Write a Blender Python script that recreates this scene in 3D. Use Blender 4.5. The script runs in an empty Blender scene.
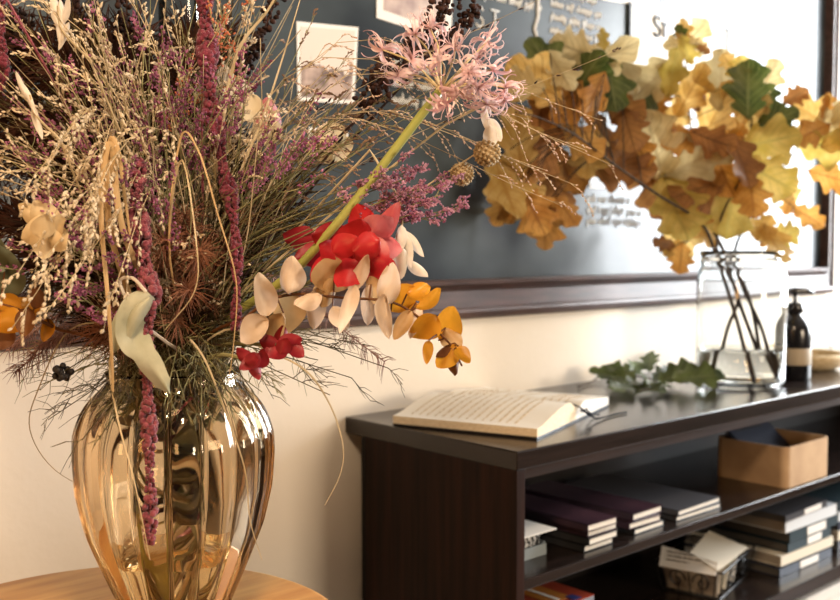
import bpy, math, random
from mathutils import Vector as V, Matrix, noise
PI = math.pi
SC = bpy.context.scene
COL = SC.collection
R = random.Random(11)

# ------------------------------------------------------------------ camera
F, YAW, PIT = 1001.76, 0.8301, -0.0553
CAM = V((-1.0739, -1.3696, 1.10))
DV = V((math.cos(YAW) * math.cos(PIT), math.sin(YAW) * math.cos(PIT), math.sin(PIT)))
RV = V((math.sin(YAW), -math.cos(YAW), 0))
UV = RV.cross(DV)
cam = bpy.data.cameras.new('camera')
camo = bpy.data.objects.new('camera', cam)
COL.objects.link(camo)
M = Matrix((RV, UV, -DV)).transposed().to_4x4()
M.translation = CAM
camo.matrix_world = M
cam.sensor_width = 36
cam.lens = F / 840 * 36
cam.clip_start = 0.05
cam.dof.use_dof = True
cam.dof.focus_distance = 0.97
cam.dof.aperture_fstop = 6.8
SC.camera = camo

def ray(x, y): return DV + RV * ((x - 420) / F) + UV * ((300 - y) / F)
def at(x, y, d): return CAM + ray(x, y) * d
def onz(x, y, z):
    v = ray(x, y); return CAM + v * ((z - CAM.z) / v.z)
def ony(x, y, Y):
    v = ray(x, y); return CAM + v * ((Y - CAM.y) / v.y)

# ------------------------------------------------------------------ materials
MATS = {}
def mat(name, col, rough=0.6, spec=0.5, col2=None, scale=8.0, stretch=None, bump=0.0, metal=0.0, transl=0.0,
        vary=0.0, coat=0.0, detail=4.0, ramp=(0.35, 0.65), bscale=None, sheen=0.0, hue=0.0):
    m = bpy.data.materials.new(name); m.use_nodes = True
    nt = m.node_tree; N = nt.nodes; L = nt.links
    b = N['Principled BSDF']; out = N['Material Output']
    b.inputs['Roughness'].default_value = rough
    b.inputs['Specular IOR Level'].default_value = spec
    b.inputs['Metallic'].default_value = metal
    b.inputs['Coat Weight'].default_value = coat
    b.inputs['Sheen Weight'].default_value = sheen
    c = None
    tc = N.new('ShaderNodeTexCoord')
    mp = N.new('ShaderNodeMapping'); L.new(tc.outputs['Object'], mp.inputs[0])
    if stretch: mp.inputs['Scale'].default_value = stretch
    if col2 is not None:
        n = N.new('ShaderNodeTexNoise'); n.inputs['Scale'].default_value = scale; n.inputs['Detail'].default_value = detail
        L.new(mp.outputs[0], n.inputs['Vector'])
        cr = N.new('ShaderNodeValToRGB')
        cr.color_ramp.elements[0].position = ramp[0]; cr.color_ramp.elements[1].position = ramp[1]
        cr.color_ramp.elements[0].color = (*col, 1); cr.color_ramp.elements[1].color = (*col2, 1)
        L.new(n.outputs['Fac'], cr.inputs[0]); c = cr.outputs[0]
    else:
        rgb = N.new('ShaderNodeRGB'); rgb.outputs[0].default_value = (*col, 1); c = rgb.outputs[0]
    if vary or hue:
        oi = N.new('ShaderNodeObjectInfo')
        hs = N.new('ShaderNodeHueSaturation')
        mr = N.new('ShaderNodeMapRange'); mr.inputs['To Min'].default_value = 1 - vary; mr.inputs['To Max'].default_value = 1 + vary
        L.new(oi.outputs['Random'], mr.inputs['Value']); L.new(mr.outputs[0], hs.inputs['Value'])
        mh = N.new('ShaderNodeMapRange'); mh.inputs['To Min'].default_value = .5 - hue; mh.inputs['To Max'].default_value = .5 + hue
        mu = N.new('ShaderNodeMath'); mu.operation = 'MULTIPLY'; mu.inputs[1].default_value = 7.31
        fr = N.new('ShaderNodeMath'); fr.operation = 'FRACT'
        L.new(oi.outputs['Random'], mu.inputs[0]); L.new(mu.outputs[0], fr.inputs[0]); L.new(fr.outputs[0], mh.inputs['Value'])
        L.new(mh.outputs[0], hs.inputs['Hue'])
        L.new(c, hs.inputs['Color']); c = hs.outputs[0]
    L.new(c, b.inputs['Base Color'])
    if bump:
        n2 = N.new('ShaderNodeTexNoise'); n2.inputs['Scale'].default_value = bscale or scale * 3; n2.inputs['Detail'].default_value = 5
        L.new(mp.outputs[0], n2.inputs['Vector'])
        bp = N.new('ShaderNodeBump'); bp.inputs['Strength'].default_value = bump; bp.inputs['Distance'].default_value = 0.004
        L.new(n2.outputs['Fac'], bp.inputs['Height']); L.new(bp.outputs[0], b.inputs['Normal'])
    if transl:
        t = N.new('ShaderNodeBsdfTranslucent'); L.new(c, t.inputs['Color'])
        mx = N.new('ShaderNodeMixShader'); mx.inputs[0].default_value = transl
        L.new(b.outputs[0], mx.inputs[1]); L.new(t.outputs[0], mx.inputs[2]); L.new(mx.outputs[0], out.inputs['Surface'])
    MATS[name] = m
    return m

def glass(name, col, rough=0.0, ior=1.45, absorb=None, dens=0.0):
    m = bpy.data.materials.new(name); m.use_nodes = True
    N = m.node_tree.nodes; L = m.node_tree.links
    N.remove(N['Principled BSDF'])
    g = N.new('ShaderNodeBsdfGlass'); g.inputs['Color'].default_value = (*col, 1)
    g.inputs['Roughness'].default_value = rough; g.inputs['IOR'].default_value = ior
    L.new(g.outputs[0], N['Material Output'].inputs['Surface'])
    if absorb:
        a = N.new('ShaderNodeVolumeAbsorption'); a.inputs['Color'].default_value = (*absorb, 1); a.inputs['Density'].default_value = dens
        L.new(a.outputs[0], N['Material Output'].inputs['Volume'])
    MATS[name] = m
    return m

wall_m = mat('wall_paint', (.74, .665, .56), .75, .3, (.79, .715, .61), 3, bump=.12, bscale=60)
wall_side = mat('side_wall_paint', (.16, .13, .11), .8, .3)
floor_m = mat('floor_boards', (.07, .04, .025), .5, .4, (.11, .065, .04), 3, stretch=(1, 12, 1))
ceil_m = mat('ceiling_paint', (.30, .27, .24), .9, .2)
white_trim = mat('window_paint', (.8, .8, .78), .5)
esp = mat('espresso_wood', (.016, .0095, .008), .33, .5, (.040, .020, .014), 6, stretch=(1, 16, 16), bump=.12, bscale=18, ramp=(.3, .75))
esp_in = mat('espresso_shelf_shade', (.006, .004, .003), .6, .2)  # near-black colour stands in for shade inside the shelves
esp_v = mat('espresso_veneer', (.008, .0035, .002), .5, .12, (.030, .010, .005), 5, stretch=(14, 14, .7), bump=.12, bscale=14, ramp=(.3, .75))
esp_top = mat('espresso_top', (.009, .006, .005), .20, .5, (.020, .013, .011), 6, stretch=(1, 16, 16), bump=.03, bscale=14)
pine = mat('warm_pine', (.40, .17, .045), .38, .4, (.62, .34, .11), 3.2, stretch=(2.0, 16, 2), bump=.03, ramp=(.3, .7), detail=3)
pine_d = mat('pine_edge', (.38, .18, .06), .45, .5, (.52, .28, .10), 5, stretch=(8, 8, 1))
steel = mat('dark_steel', (.05, .05, .05), .4, metal=1)
frame_m = mat('frame_wood', (.042, .024, .021), .42, .38, (.10, .056, .047), 5, stretch=(2, 14, 14), bump=.05, ramp=(.3, .7))
chalk = mat('chalk_white', (.80, .82, .82), .9)

def board_material():
    m = bpy.data.materials.new('slate_board'); m.use_nodes = True
    N = m.node_tree.nodes; L = m.node_tree.links; b = N['Principled BSDF']
    tc = N.new('ShaderNodeTexCoord'); mp = N.new('ShaderNodeMapping'); mp.inputs['Scale'].default_value = (1.6, 1, 2.6)
    L.new(tc.outputs['Object'], mp.inputs[0])
    n = N.new('ShaderNodeTexNoise'); n.inputs['Scale'].default_value = 2.1; n.inputs['Detail'].default_value = 3; n.inputs['Roughness'].default_value = .45
    L.new(mp.outputs[0], n.inputs['Vector'])
    cr = N.new('ShaderNodeValToRGB')
    e = cr.color_ramp.elements
    e[0].position = .38; e[0].color = (.008, .013, .018, 1)
    e[1].position = .66; e[1].color = (.066, .084, .092, 1)
    L.new(n.outputs['Fac'], cr.inputs[0]); L.new(cr.outputs[0], b.inputs['Base Color'])
    b.inputs['Roughness'].default_value = .30
    b.inputs['Specular IOR Level'].default_value = .42
    return m
board_m = board_material()

# plant materials
straw = mat('straw', (.42, .33, .19), .7, .3, (.62, .52, .35), 30, transl=.15, vary=.25)
straw_seed = mat('straw_seed', (.60, .48, .32), .65, .3, (.88, .79, .64), 60, transl=.2, vary=.2)
blush_seed = mat('blush_seed', (.62, .40, .30), .6, .3, (.82, .70, .60), 90, transl=.2, vary=.15)
brown_seed = mat('brown_seed', (.16, .09, .055), .7, .3, (.34, .21, .13), 60, transl=.1, vary=.3)
olive_st = mat('olive_stem', (.13, .13, .055), .7, .3, (.33, .31, .15), 25, transl=.1, vary=.3)
twig_m = mat('dark_twig', (.055, .045, .020), .75, .2, (.13, .10, .045), 25, vary=.35)
twig_d = mat('shade_gap_twig', (.022, .016, .008), .8, .15, (.060, .045, .022), 25, vary=.35)
rust_m = mat('rust_plume', (.22, .085, .05), .85, .1, (.38, .19, .12), 40, transl=.2, vary=.2)
statice_m = mat('purple_floret', (.22, .042, .12), .7, .3, (.50, .20, .34), 110, transl=.25, vary=.3)
statice_pk = mat('pink_floret', (.36, .12, .24), .7, .3, (.64, .38, .50), 120, transl=.25, vary=.2)
maroon_m = mat('maroon_tassel', (.085, .008, .020), .85, .2, (.23, .038, .070), 260, bump=.5, bscale=500, vary=.2, sheen=.3)
maroon_l = mat('dusty_maroon_tassel', (.13, .016, .034), .85, .2, (.30, .075, .10), 260, bump=.5, bscale=500, sheen=.4)
choc_m = mat('chocolate_seed', (.014, .006, .005), .75, .2, (.050, .022, .016), 120, vary=.2)
green_stem = mat('green_stem', (.25, .28, .05), .45, .5, (.42, .42, .12), 6, stretch=(1, 1, 1), transl=.05)
nerine_m = mat('dusty_pink_petal', (.62, .38, .40), .6, .3, (.84, .66, .63), 60, transl=.3, vary=.2)
cream_ped = mat('cream_pedicel', (.62, .50, .24), .6, .3, (.72, .60, .40), 60, transl=.1)
red_m = mat('red_petal', (.34, .008, .014), .38, .5, (.55, .025, .03), 30, transl=.3, vary=.2)
darkred_m = mat('dark_red_petal', (.20, .008, .014), .5, .4, (.36, .02, .03), 30, transl=.25, vary=.2)
pinkred_m = mat('faded_red_petal', (.55, .10, .12), .5, .4, (.75, .34, .34), 22, transl=.3)
cream_leaf = mat('cream_leaf', (.66, .50, .36), .5, .4, (.82, .70, .58), 25, transl=.25, vary=.12, bump=.1)
tan_leaf = mat('tan_leaf', (.42, .25, .10), .5, .4, (.60, .40, .20), 25, transl=.35, vary=.12)
orange_leaf = mat('orange_leaf', (.56, .24, .015), .42, .5, (.72, .36, .03), 20, transl=.3, vary=.12, bump=.1)
brown_leaf = mat('brown_leaf', (.10, .035, .012), .5, .4, (.20, .08, .025), 25, transl=.2)
sage_leaf = mat('sage_leaf', (.42, .43, .31), .7, .3, (.58, .58, .44), 28, transl=.25, bump=.2)
deepgreen_leaf = mat('deep_green_leaf', (.085, .095, .055), .5, .4, (.15, .16, .10), 18, transl=.15)
petal_cream = mat('cream_petal', (.66, .50, .28), .6, .3, (.80, .67, .44), 40, transl=.3)
pod_m = mat('papery_pod', (.34, .24, .12), .7, .3, (.56, .44, .27), 120, bump=.3)
white_pod = mat('white_husk', (.66, .58, .48), .6, .3, (.80, .74, .66), 60, transl=.2)
black_berry = mat('black_seed_head', (.012, .010, .012), .6)
orange_flo = mat('coral_floret', (.50, .13, .06), .7, .3, (.66, .26, .13), 80, transl=.2)

def leaf_material(name, a, b_, vein, rough=.5, transl=.5):
    m = bpy.data.materials.new(name); m.use_nodes = True
    N = m.node_tree.nodes; L = m.node_tree.links; b = N['Principled BSDF']; out = N['Material Output']
    uv = N.new('ShaderNodeUVMap'); sep = N.new('ShaderNodeSeparateXYZ'); L.new(uv.outputs[0], sep.inputs[0])
    def mth(op, x, y=None):
        n = N.new('ShaderNodeMath'); n.operation = op
        for k, q in enumerate((x, y)):
            if q is None: continue
            if isinstance(q, (int, float)): n.inputs[k].default_value = q
            else: L.new(q, n.inputs[k])
        return n.outputs[0]
    av = mth('ABSOLUTE', sep.outputs['Y'])
    mid = mth('LESS_THAN', av, .03)
    # side veins sweep forward
    s = mth('SUBTRACT', mth('MULTIPLY', sep.outputs['X'], 7.0), mth('MULTIPLY', av, 4.2))
    fr = mth('ABSOLUTE', mth('SUBTRACT', mth('FRACT', s), .5))
    side = mth('LESS_THAN', fr, .06)
    vm = mth('MULTIPLY', mth('MAXIMUM', mid, side), .8)
    tc = N.new('ShaderNodeTexCoord')
    n = N.new('ShaderNodeTexNoise'); n.inputs['Scale'].default_value = 28; n.inputs['Detail'].default_value = 4
    L.new(tc.outputs['Object'], n.inputs['Vector'])
    cr = N.new('ShaderNodeValToRGB'); cr.color_ramp.elements[0].position = .35; cr.color_ramp.elements[1].position = .65
    cr.color_ramp.elements[0].color = (*a, 1); cr.color_ramp.elements[1].color = (*b_, 1)
    L.new(n.outputs['Fac'], cr.inputs[0])
    oi = N.new('ShaderNodeObjectInfo'); hs = N.new('ShaderNodeHueSaturation')
    mr = N.new('ShaderNodeMapRange'); mr.inputs['To Min'].default_value = .75; mr.inputs['To Max'].default_value = 1.2
    L.new(oi.outputs['Random'], mr.inputs['Value']); L.new(mr.outputs[0], hs.inputs['Value']); L.new(cr.outputs[0], hs.inputs['Color'])
    mx = N.new('ShaderNodeMix'); mx.data_type = 'RGBA'; L.new(vm, mx.inputs[0]); L.new(hs.outputs[0], mx.inputs[6]); mx.inputs[7].default_value = (*vein, 1)
    L.new(mx.outputs[2], b.inputs['Base Color']); b.inputs['Roughness'].default_value = rough; b.inputs['Specular IOR Level'].default_value = .4
    t = N.new('ShaderNodeBsdfTranslucent'); L.new(mx.outputs[2], t.inputs['Color'])
    ms = N.new('ShaderNodeMixShader'); ms.inputs[0].default_value = transl
    L.new(b.outputs[0], ms.inputs[1]); L.new(t.outputs[0], ms.inputs[2]); L.new(ms.outputs[0], out.inputs['Surface'])
    return m
OAK = {
    'G': leaf_material('golden_oak_leaf', (.60, .36, .085), (.76, .54, .20), (.46, .25, .06)),
    'Y': leaf_material('olive_yellow_oak_leaf', (.48, .35, .06), (.68, .51, .15), (.40, .32, .08)),
    'O': leaf_material('orange_oak_leaf', (.46, .21, .04), (.62, .34, .09), (.32, .13, .03)),
    'B': leaf_material('brown_oak_leaf', (.25, .105, .03), (.42, .20, .06), (.16, .07, .02)),
    'D': leaf_material('green_oak_leaf', (.045, .065, .014), (.11, .13, .03), (.16, .18, .06)),
    'P': leaf_material('pale_oak_leaf', (.52, .40, .18), (.68, .56, .30), (.40, .30, .14)),
}
GREENLF = leaf_material('fresh_green_leaf', (.035, .055, .014), (.10, .14, .035), (.12, .15, .06), .4, .15)
oak_bark = mat('oak_bark', (.035, .026, .020), .8, .2, (.09, .065, .045), 60, bump=.4)

amber = glass('amber_glass', (.985, .955, .89), 0, 1.48, (.72, .52, .25), 30)
clear = glass('clear_glass', (.985, .99, .985), 0, 1.45)
water_m = glass('water', (.985, .985, .97), 0, 1.33)
water_a = glass('amber_water', (.97, .94, .84), 0, 1.33)

# ------------------------------------------------------------------ mesh builder
class MB:
    def __init__(s): s.v = []; s.f = []; s.m = []; s.uv = None; s.cur = 0
    def face(s, idx): s.f.append(idx); s.m.append(s.cur)
    def box(s, lo, hi):
        x0, y0, z0 = lo; x1, y1, z1 = hi; b = len(s.v)
        s.v += [V(p) for p in ((x0,y0,z0),(x1,y0,z0),(x1,y1,z0),(x0,y1,z0),(x0,y0,z1),(x1,y0,z1),(x1,y1,z1),(x0,y1,z1))]
        for q in ((0,3,2,1),(4,5,6,7),(0,1,5,4),(1,2,6,5),(2,3,7,6),(3,0,4,7)): s.face([b + i for i in q])
        return s
    def hexa(s, p):   # 8 points: bottom ring 4, top ring 4 (counter-clockwise from above)
        b = len(s.v); s.v += [V(q) for q in p]
        for q in ((0,3,2,1),(4,5,6,7),(0,1,5,4),(1,2,6,5),(2,3,7,6),(3,0,4,7)): s.face([b + i for i in q])
        return s
    def tube(s, pts, rad, n=5, cap=True):
        pts = [V(p) for p in pts]
        if len(pts) < 2: return s
        if not isinstance(rad, (list, tuple)): rad = [rad] * len(pts)
        up = None; rings = []
        for i, p in enumerate(pts):
            t = (pts[min(i + 1, len(pts) - 1)] - pts[max(i - 1, 0)])
            if t.length < 1e-9: t = V((0, 0, 1))
            t.normalize()
            if up is None:
                up = t.orthogonal().normalized()
            else:
                up = up - t * up.dot(t)
                up = up.normalized() if up.length > 1e-6 else t.orthogonal().normalized()
            w = t.cross(up); b = len(s.v)
            for k in range(n):
                a = 2 * PI * k / n
                s.v.append(p + (up * math.cos(a) + w * math.sin(a)) * rad[i])
            rings.append(b)
        for i in range(len(rings) - 1):
            for k in range(n):
                k2 = (k + 1) % n
                s.face([rings[i] + k, rings[i] + k2, rings[i + 1] + k2, rings[i + 1] + k])
        if cap:
            s.face([rings[0] + k for k in reversed(range(n))]); s.face([rings[-1] + k for k in range(n)])
        return s
    def seed(s, p, d, L, w, n=4):
        d = V(d).normalized(); u = d.orthogonal().normalized(); t = d.cross(u); b = len(s.v)
        s.v.append(V(p))
        for q, rr in ((.3, 1), (.7, .8)):
            for k in range(n):
                a = 2 * PI * k / n; s.v.append(V(p) + d * L * q + (u * math.cos(a) + t * math.sin(a)) * w * rr)
        s.v.append(V(p) + d * L)
        for k in range(n):
            k2 = (k + 1) % n
            s.face([b, b + 1 + k2, b + 1 + k]); s.face([b + 1 + k, b + 1 + k2, b + 1 + n + k2, b + 1 + n + k]); s.face([b + 1 + n + k, b + 1 + n + k2, b + 1 + 2 * n])
        return s
    def ball(s, c, r, n=8, m=6, sq=(1, 1, 1)):
        b = len(s.v); c = V(c)
        s.v.append(c + V((0, 0, r * sq[2])))
        for i in range(1, m):
            th = PI * i / m
            for k in range(n):
                a = 2 * PI * k / n
                s.v.append(c + V((r * math.sin(th) * math.cos(a) * sq[0], r * math.sin(th) * math.sin(a) * sq[1], r * math.cos(th) * sq[2])))
        s.v.append(c - V((0, 0, r * sq[2]))); e = len(s.v) - 1
        for k in range(n):
            k2 = (k + 1) % n
            s.face([b, b + 1 + k, b + 1 + k2]); s.face([e, b + 1 + (m - 2) * n + k2, b + 1 + (m - 2) * n + k])
            for i in range(m - 2):
                q = b + 1 + i * n; s.face([q + k, q + n + k, q + n + k2, q + k2])
        return s
    def lathe(s, prof, c=(0, 0, 0), n=48, lobe=None, closed=False):
        b = len(s.v); c = V(c)
        for (r, z) in prof:
            for k in range(n):
                a = 2 * PI * k / n
                q = r * (lobe(a, z) if lobe else 1)
                s.v.append(c + V((q * math.cos(a), q * math.sin(a), z)))
        P = len(prof)
        for i in range(P if closed else P - 1):
            j = (i + 1) % P
            for k in range(n):
                k2 = (k + 1) % n
                s.face([b + i * n + k, b + i * n + k2, b + j * n + k2, b + j * n + k])
        if not closed:
            if prof[0][0] > 1e-5: s.face([b + k for k in reversed(range(n))])
            if prof[-1][0] > 1e-5: s.face([b + (P - 1) * n + k for k in range(n)])
        return s
    def grid(s, rows, uvs=None):
        b = len(s.v); n = len(rows[0])
        for r in rows: s.v += [V(p) for p in r]
        if uvs is not None:
            if s.uv is None: s.uv = {}
            for i, r in enumerate(uvs):
                for j, q in enumerate(r): s.uv[b + i * n + j] = q
        for i in range(len(rows) - 1):
            for j in range(n - 1):
                a = b + i * n + j; s.face([a, a + 1, a + n + 1, a + n])
        return s

def build(name, mb, mats, parent=None, smooth=False, origin=None, bevel=0, bseg=2):
    me = bpy.data.meshes.new(name)
    o0 = V(origin) if origin is not None else None
    if o0 is None:
        if parent is not None:
            o0 = ORG[parent.name]
        else:
            lo = V((min(p.x for p in mb.v), min(p.y for p in mb.v), min(p.z for p in mb.v)))
            hi = V((max(p.x for p in mb.v), max(p.y for p in mb.v), max(p.z for p in mb.v)))
            o0 = V(((lo.x + hi.x) / 2, (lo.y + hi.y) / 2, lo.z))
    me.from_pydata([tuple(p - o0) for p in mb.v], [], mb.f)
    mats = mats if isinstance(mats, (list, tuple)) else [mats]
    for m in mats: me.materials.append(m)
    if len(mats) > 1: me.polygons.foreach_set('material_index', mb.m)
    if smooth: me.polygons.foreach_set('use_smooth', [True] * len(me.polygons))
    if mb.uv:
        ul = me.uv_layers.new(name='UVMap')
        for lp in me.loops: ul.data[lp.index].uv = mb.uv.get(lp.vertex_index, (0, 0))
    me.update()
    o = bpy.data.objects.new(name, me); COL.objects.link(o)
    if parent is not None:
        o.parent = parent
        o.location = o0 - ORG[parent.name]
    else:
        o.location = o0
    ORG[o.name] = o0.copy()
    if bevel:
        bm = o.modifiers.new('edge', 'BEVEL'); bm.width = bevel; bm.segments = bseg; bm.limit_method = 'ANGLE'
    return o
ORG = {}

def tag(o, label, cat, group=None):
    o['label'] = label; o['category'] = cat; o['kind'] = 'thing'
    if group: o['group'] = group
    return o
def thing(name, loc, label, cat, group=None):
    o = bpy.data.objects.new(name, None); COL.objects.link(o); o.empty_display_size = .02
    o.location = loc; ORG[o.name] = V(loc)
    return tag(o, label, cat, group)
def struct(name, mb, m, **k):
    o = build(name, mb, m, **k); o['kind'] = 'structure'; return o

# ------------------------------------------------------------------ room
X0, X1, Y0, ZC = -2.8, 3.0, -3.6, 2.7
def wall_with_hole(axis, pos, thick, a0, a1, h0, h1, z0, z1):
    mb = MB()
    def bx(p0, p1, q0, q1):
        if axis == 'x': mb.box((pos, p0, q0), (pos + thick, p1, q1))
        else: mb.box((p0, pos, q0), (p1, pos + thick, q1))
    bx(a0, h0, 0, ZC); bx(h1, a1, 0, ZC); bx(h0, h1, 0, z0); bx(h0, h1, z1, ZC)
    return mb
struct('floor', MB().box((X0, Y0, -.1), (X1, 0, 0)), floor_m)
struct('ceiling', MB().box((X0, Y0, ZC), (X1, 0, ZC + .1)), ceil_m)
struct('wall_back', MB().box((X0 - .1, 0, 0), (X1 + .1, .1, ZC)), wall_m)
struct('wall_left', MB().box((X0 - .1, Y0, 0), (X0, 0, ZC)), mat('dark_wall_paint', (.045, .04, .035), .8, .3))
struct('wall_right', wall_with_hole('x', X1, .1, Y0, 0, -1.85, -.12, .80, 2.35), wall_side)
struct('wall_front', wall_with_hole('y', Y0 - .1, .1, X0, X1, .25, 1.05, .85, 1.65), wall_side)
def window(name, axis, pos, h0, h1, z0, z1):
    mb = MB(); w = .05
    for (a, b, c, d) in ((h0, h1, z0, z0 + w), (h0, h1, z1 - w, z1), (h0, h0 + w, z0 + w, z1 - w), (h1 - w, h1, z0 + w, z1 - w)):
        if axis == 'x': mb.box((pos + .02, a, c), (pos + .08, b, d))
        else: mb.box((a, pos - .08, c), (b, pos - .02, d))
    return struct(name, mb, white_trim)
window('window_1', 'x', X1, -1.85, -.12, .80, 2.35)
window('window_2', 'y', Y0, .25, 1.05, .85, 1.65)

def area(name, loc, look, sx, sy, power, col):
    l = bpy.data.lights.new(name, 'AREA'); l.shape = 'RECTANGLE'; l.size = sx; l.size_y = sy; l.energy = power; l.color = col
    o = bpy.data.objects.new(name, l); COL.objects.link(o); o.location = loc
    o.rotation_euler = (V(look) - V(loc)).to_track_quat('-Z', 'Y').to_euler()
    return o
area('daylight_side_window', (X1 + .01, -.985, 1.575), (0, -.985, 1.575), 1.65, 1.45, 140, (.93, .97, 1))
area('daylight_front_window', (.65, Y0 - .01, 1.25), (.65, 0, 1.25), .7, .75, 40, (1, .80, .58))
area('warm_fill_above', (-.95, -1.25, 2.0), (-.55, -.2, .8), .20, .20, 10, (1, .73, .47))  # unseen warm fill light added above the bouquet, no fixture
area('warm_fill_left', (-1.75, -1.15, 1.15), (-.45, 0, .75), .4, .4, 4.5, (1, .53, .20))  # added fill light out of view, warms the lower left wall
wd = bpy.data.worlds.new('daylight'); SC.world = wd; wd.use_nodes = True
wd.node_tree.nodes['Background'].inputs[0].default_value = (.85, .93, 1, 1)
wd.node_tree.nodes['Background'].inputs[1].default_value = .25

# ------------------------------------------------------------------ blackboard
T = .80
BZ0, BZ1 = .957, 1.034
BX0, BX1 = -1.0, 1.732
bb = thing('blackboard', (.4, 0, BZ0), 'long slate blackboard in a dark moulded wooden frame on the cream wall', 'blackboard')
build('board_panel', MB().box((BX0 - .01, -.012, BZ1 - .01), (BX1 + .01, -.001, 2.06)), board_m, bb)
PROF = [(0, .001), (0, .016), (.005, .022), (.014, .026), (.020, .024), (.022, .019), (.055, .016), (.058, .022), (.064, .027), (.068, .038), (.074, .039), (.077, .036), (.077, .001)]
def rail(kind):
    mb = MB(); n = len(PROF); rows = []
    for e in (0, 1):
        for (q, d) in PROF:     # q: 0 at the outer edge, .077 at the inner edge ; d: depth off the wall
            if kind == 'bottom': p = ((BX0 - .077 + q) if e == 0 else (BX1 + .077 - q), -d, BZ0 + q)
            if kind == 'top': p = ((BX0 - .077 + q) if e == 0 else (BX1 + .077 - q), -d, 2.127 - q)
            if kind == 'right': p = (BX1 + .077 - q, -d, (BZ0 + q) if e == 0 else (2.127 - q))
            if kind == 'left': p = (BX0 - .077 + q, -d, (BZ0 + q) if e == 0 else (2.127 - q))
            mb.v.append(V(p))
    for k in range(n):
        k2 = (k + 1) % n
        mb.face([k, k2, n + k2, n + k] if kind in ('top', 'right') else [k, n + k, n + k2, k2])
    mb.face(list(range(n))); mb.face(list(reversed(range(n, 2 * n))))
    return mb
for kd, nm in (('bottom', 'frame_rail'), ('top', 'frame_rail'), ('left', 'frame_stile'), ('right', 'frame_stile')):
    build(nm, rail(kd), frame_m, bb)

def strokes(mb, segs, org, ux, uz, off, r):
    """polyline strokes in a plane: org + ux*a + uz*b, lifted by off"""
    for sg in segs:
        mb.tube([org + ux * a + uz * b + off for a, b in sg], r, 4)
GL = {'S': [[(.55, .86), (.42, 1), (.2, 1), (.06, .86), (.06, .68), (.2, .55), (.42, .46), (.56, .33), (.56, .14), (.42, 0), (.18, 0), (.04, .14)]],
      'T': [[(0, 1), (.64, 1)], [(.32, 1), (.32, 0)]],
      'A': [[(0, 0), (.3, 1), (.6, 0)], [(.12, .38), (.48, .38)]]}
def letters(mb, txt, org, h, ux, uz, off, r, gap=.28, scale=None):
    x = 0
    for i, ch in enumerate(txt):
        hh = h * (scale[i] if scale else 1)
        strokes(mb, [[(x + a * hh, b * hh) for a, b in s] for s in GL[ch]], org, ux, uz, off, r)
        x += hh * (.62 + gap)
def cursive(mb, org, length, h, ux, uz, off, r, rg):
    x = 0
    while x < length:
        wl = rg.uniform(1.6, 4.5) * h; pts = []; k = 0; e = min(x + wl, length)
        while x < e:
            tall = 1.5 if rg.random() < .22 else 1.0
            low = -.45 if rg.random() < .12 else 0
            pts += [(x, low * h), (x + .12 * h, tall * h * rg.uniform(.7, 1)), (x + .3 * h, tall * h * .5 * rg.uniform(.6, 1))]
            x += .42 * h
        strokes(mb, [pts], org, ux, uz, off, r)
        x += .6 * h
UX, UZ = V((1, 0, 0)), V((0, 0, 1))
ck = MB(); rg = random.Random(3)
off = V((0, -.0125, 0))
p = ony(470, 38, 0); letters(ck, 'AST', V((.285, 0, 1.517)), .036, UX, UZ, off, .0022, .55, [.6, 1, 1])
build('chalk_heading', ck, chalk, bb); ck = MB()
for i, (zz, ln) in enumerate(((1.572, .17), (1.605, .19), (1.64, .17))): cursive(ck, V((.33, 0, zz)), ln, .013, UX, UZ, off, .0015, rg)
build('chalk_note', ck, chalk, bb); ck = MB()
for i in range(8):
    cursive(ck, V((.52 + rg.uniform(0, .012), 0, 1.615 - i * .027)), rg.uniform(.15, .185), .0125, UX, UZ, off, .0014, rg)
build('chalk_note', ck, chalk, bb); ck = MB()
br = [(.505, 1.68), (.492, 1.66), (.490, 1.56), (.480, 1.535), (.490, 1.51), (.492, 1.45), (.505, 1.425)]
ck.tube([V((a, -.0125, b)) for a, b in br], .004, 5)
build('chalk_bracket', ck, chalk, bb); ck = MB()
for i in range(3): cursive(ck, V((.655, 0, 1.192 - i * .024)), (.15, .125, .155)[i], .013, UX, UZ, off, .0016, rg)
build('chalk_note', ck, chalk, bb); ck = MB()
for i in range(2): cursive(ck, V((.80, 0, 1.165 - i * .024)), .05, .012, UX, UZ, off, .0015, rg)
build('chalk_note', ck, chalk, bb); ck = MB()
for i in range(4): cursive(ck, V((.10, 0, 1.44 - i * .03)), .10, .014, UX, UZ, off, .0014, rg)
build('chalk_note', ck, chalk, bb)

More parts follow.
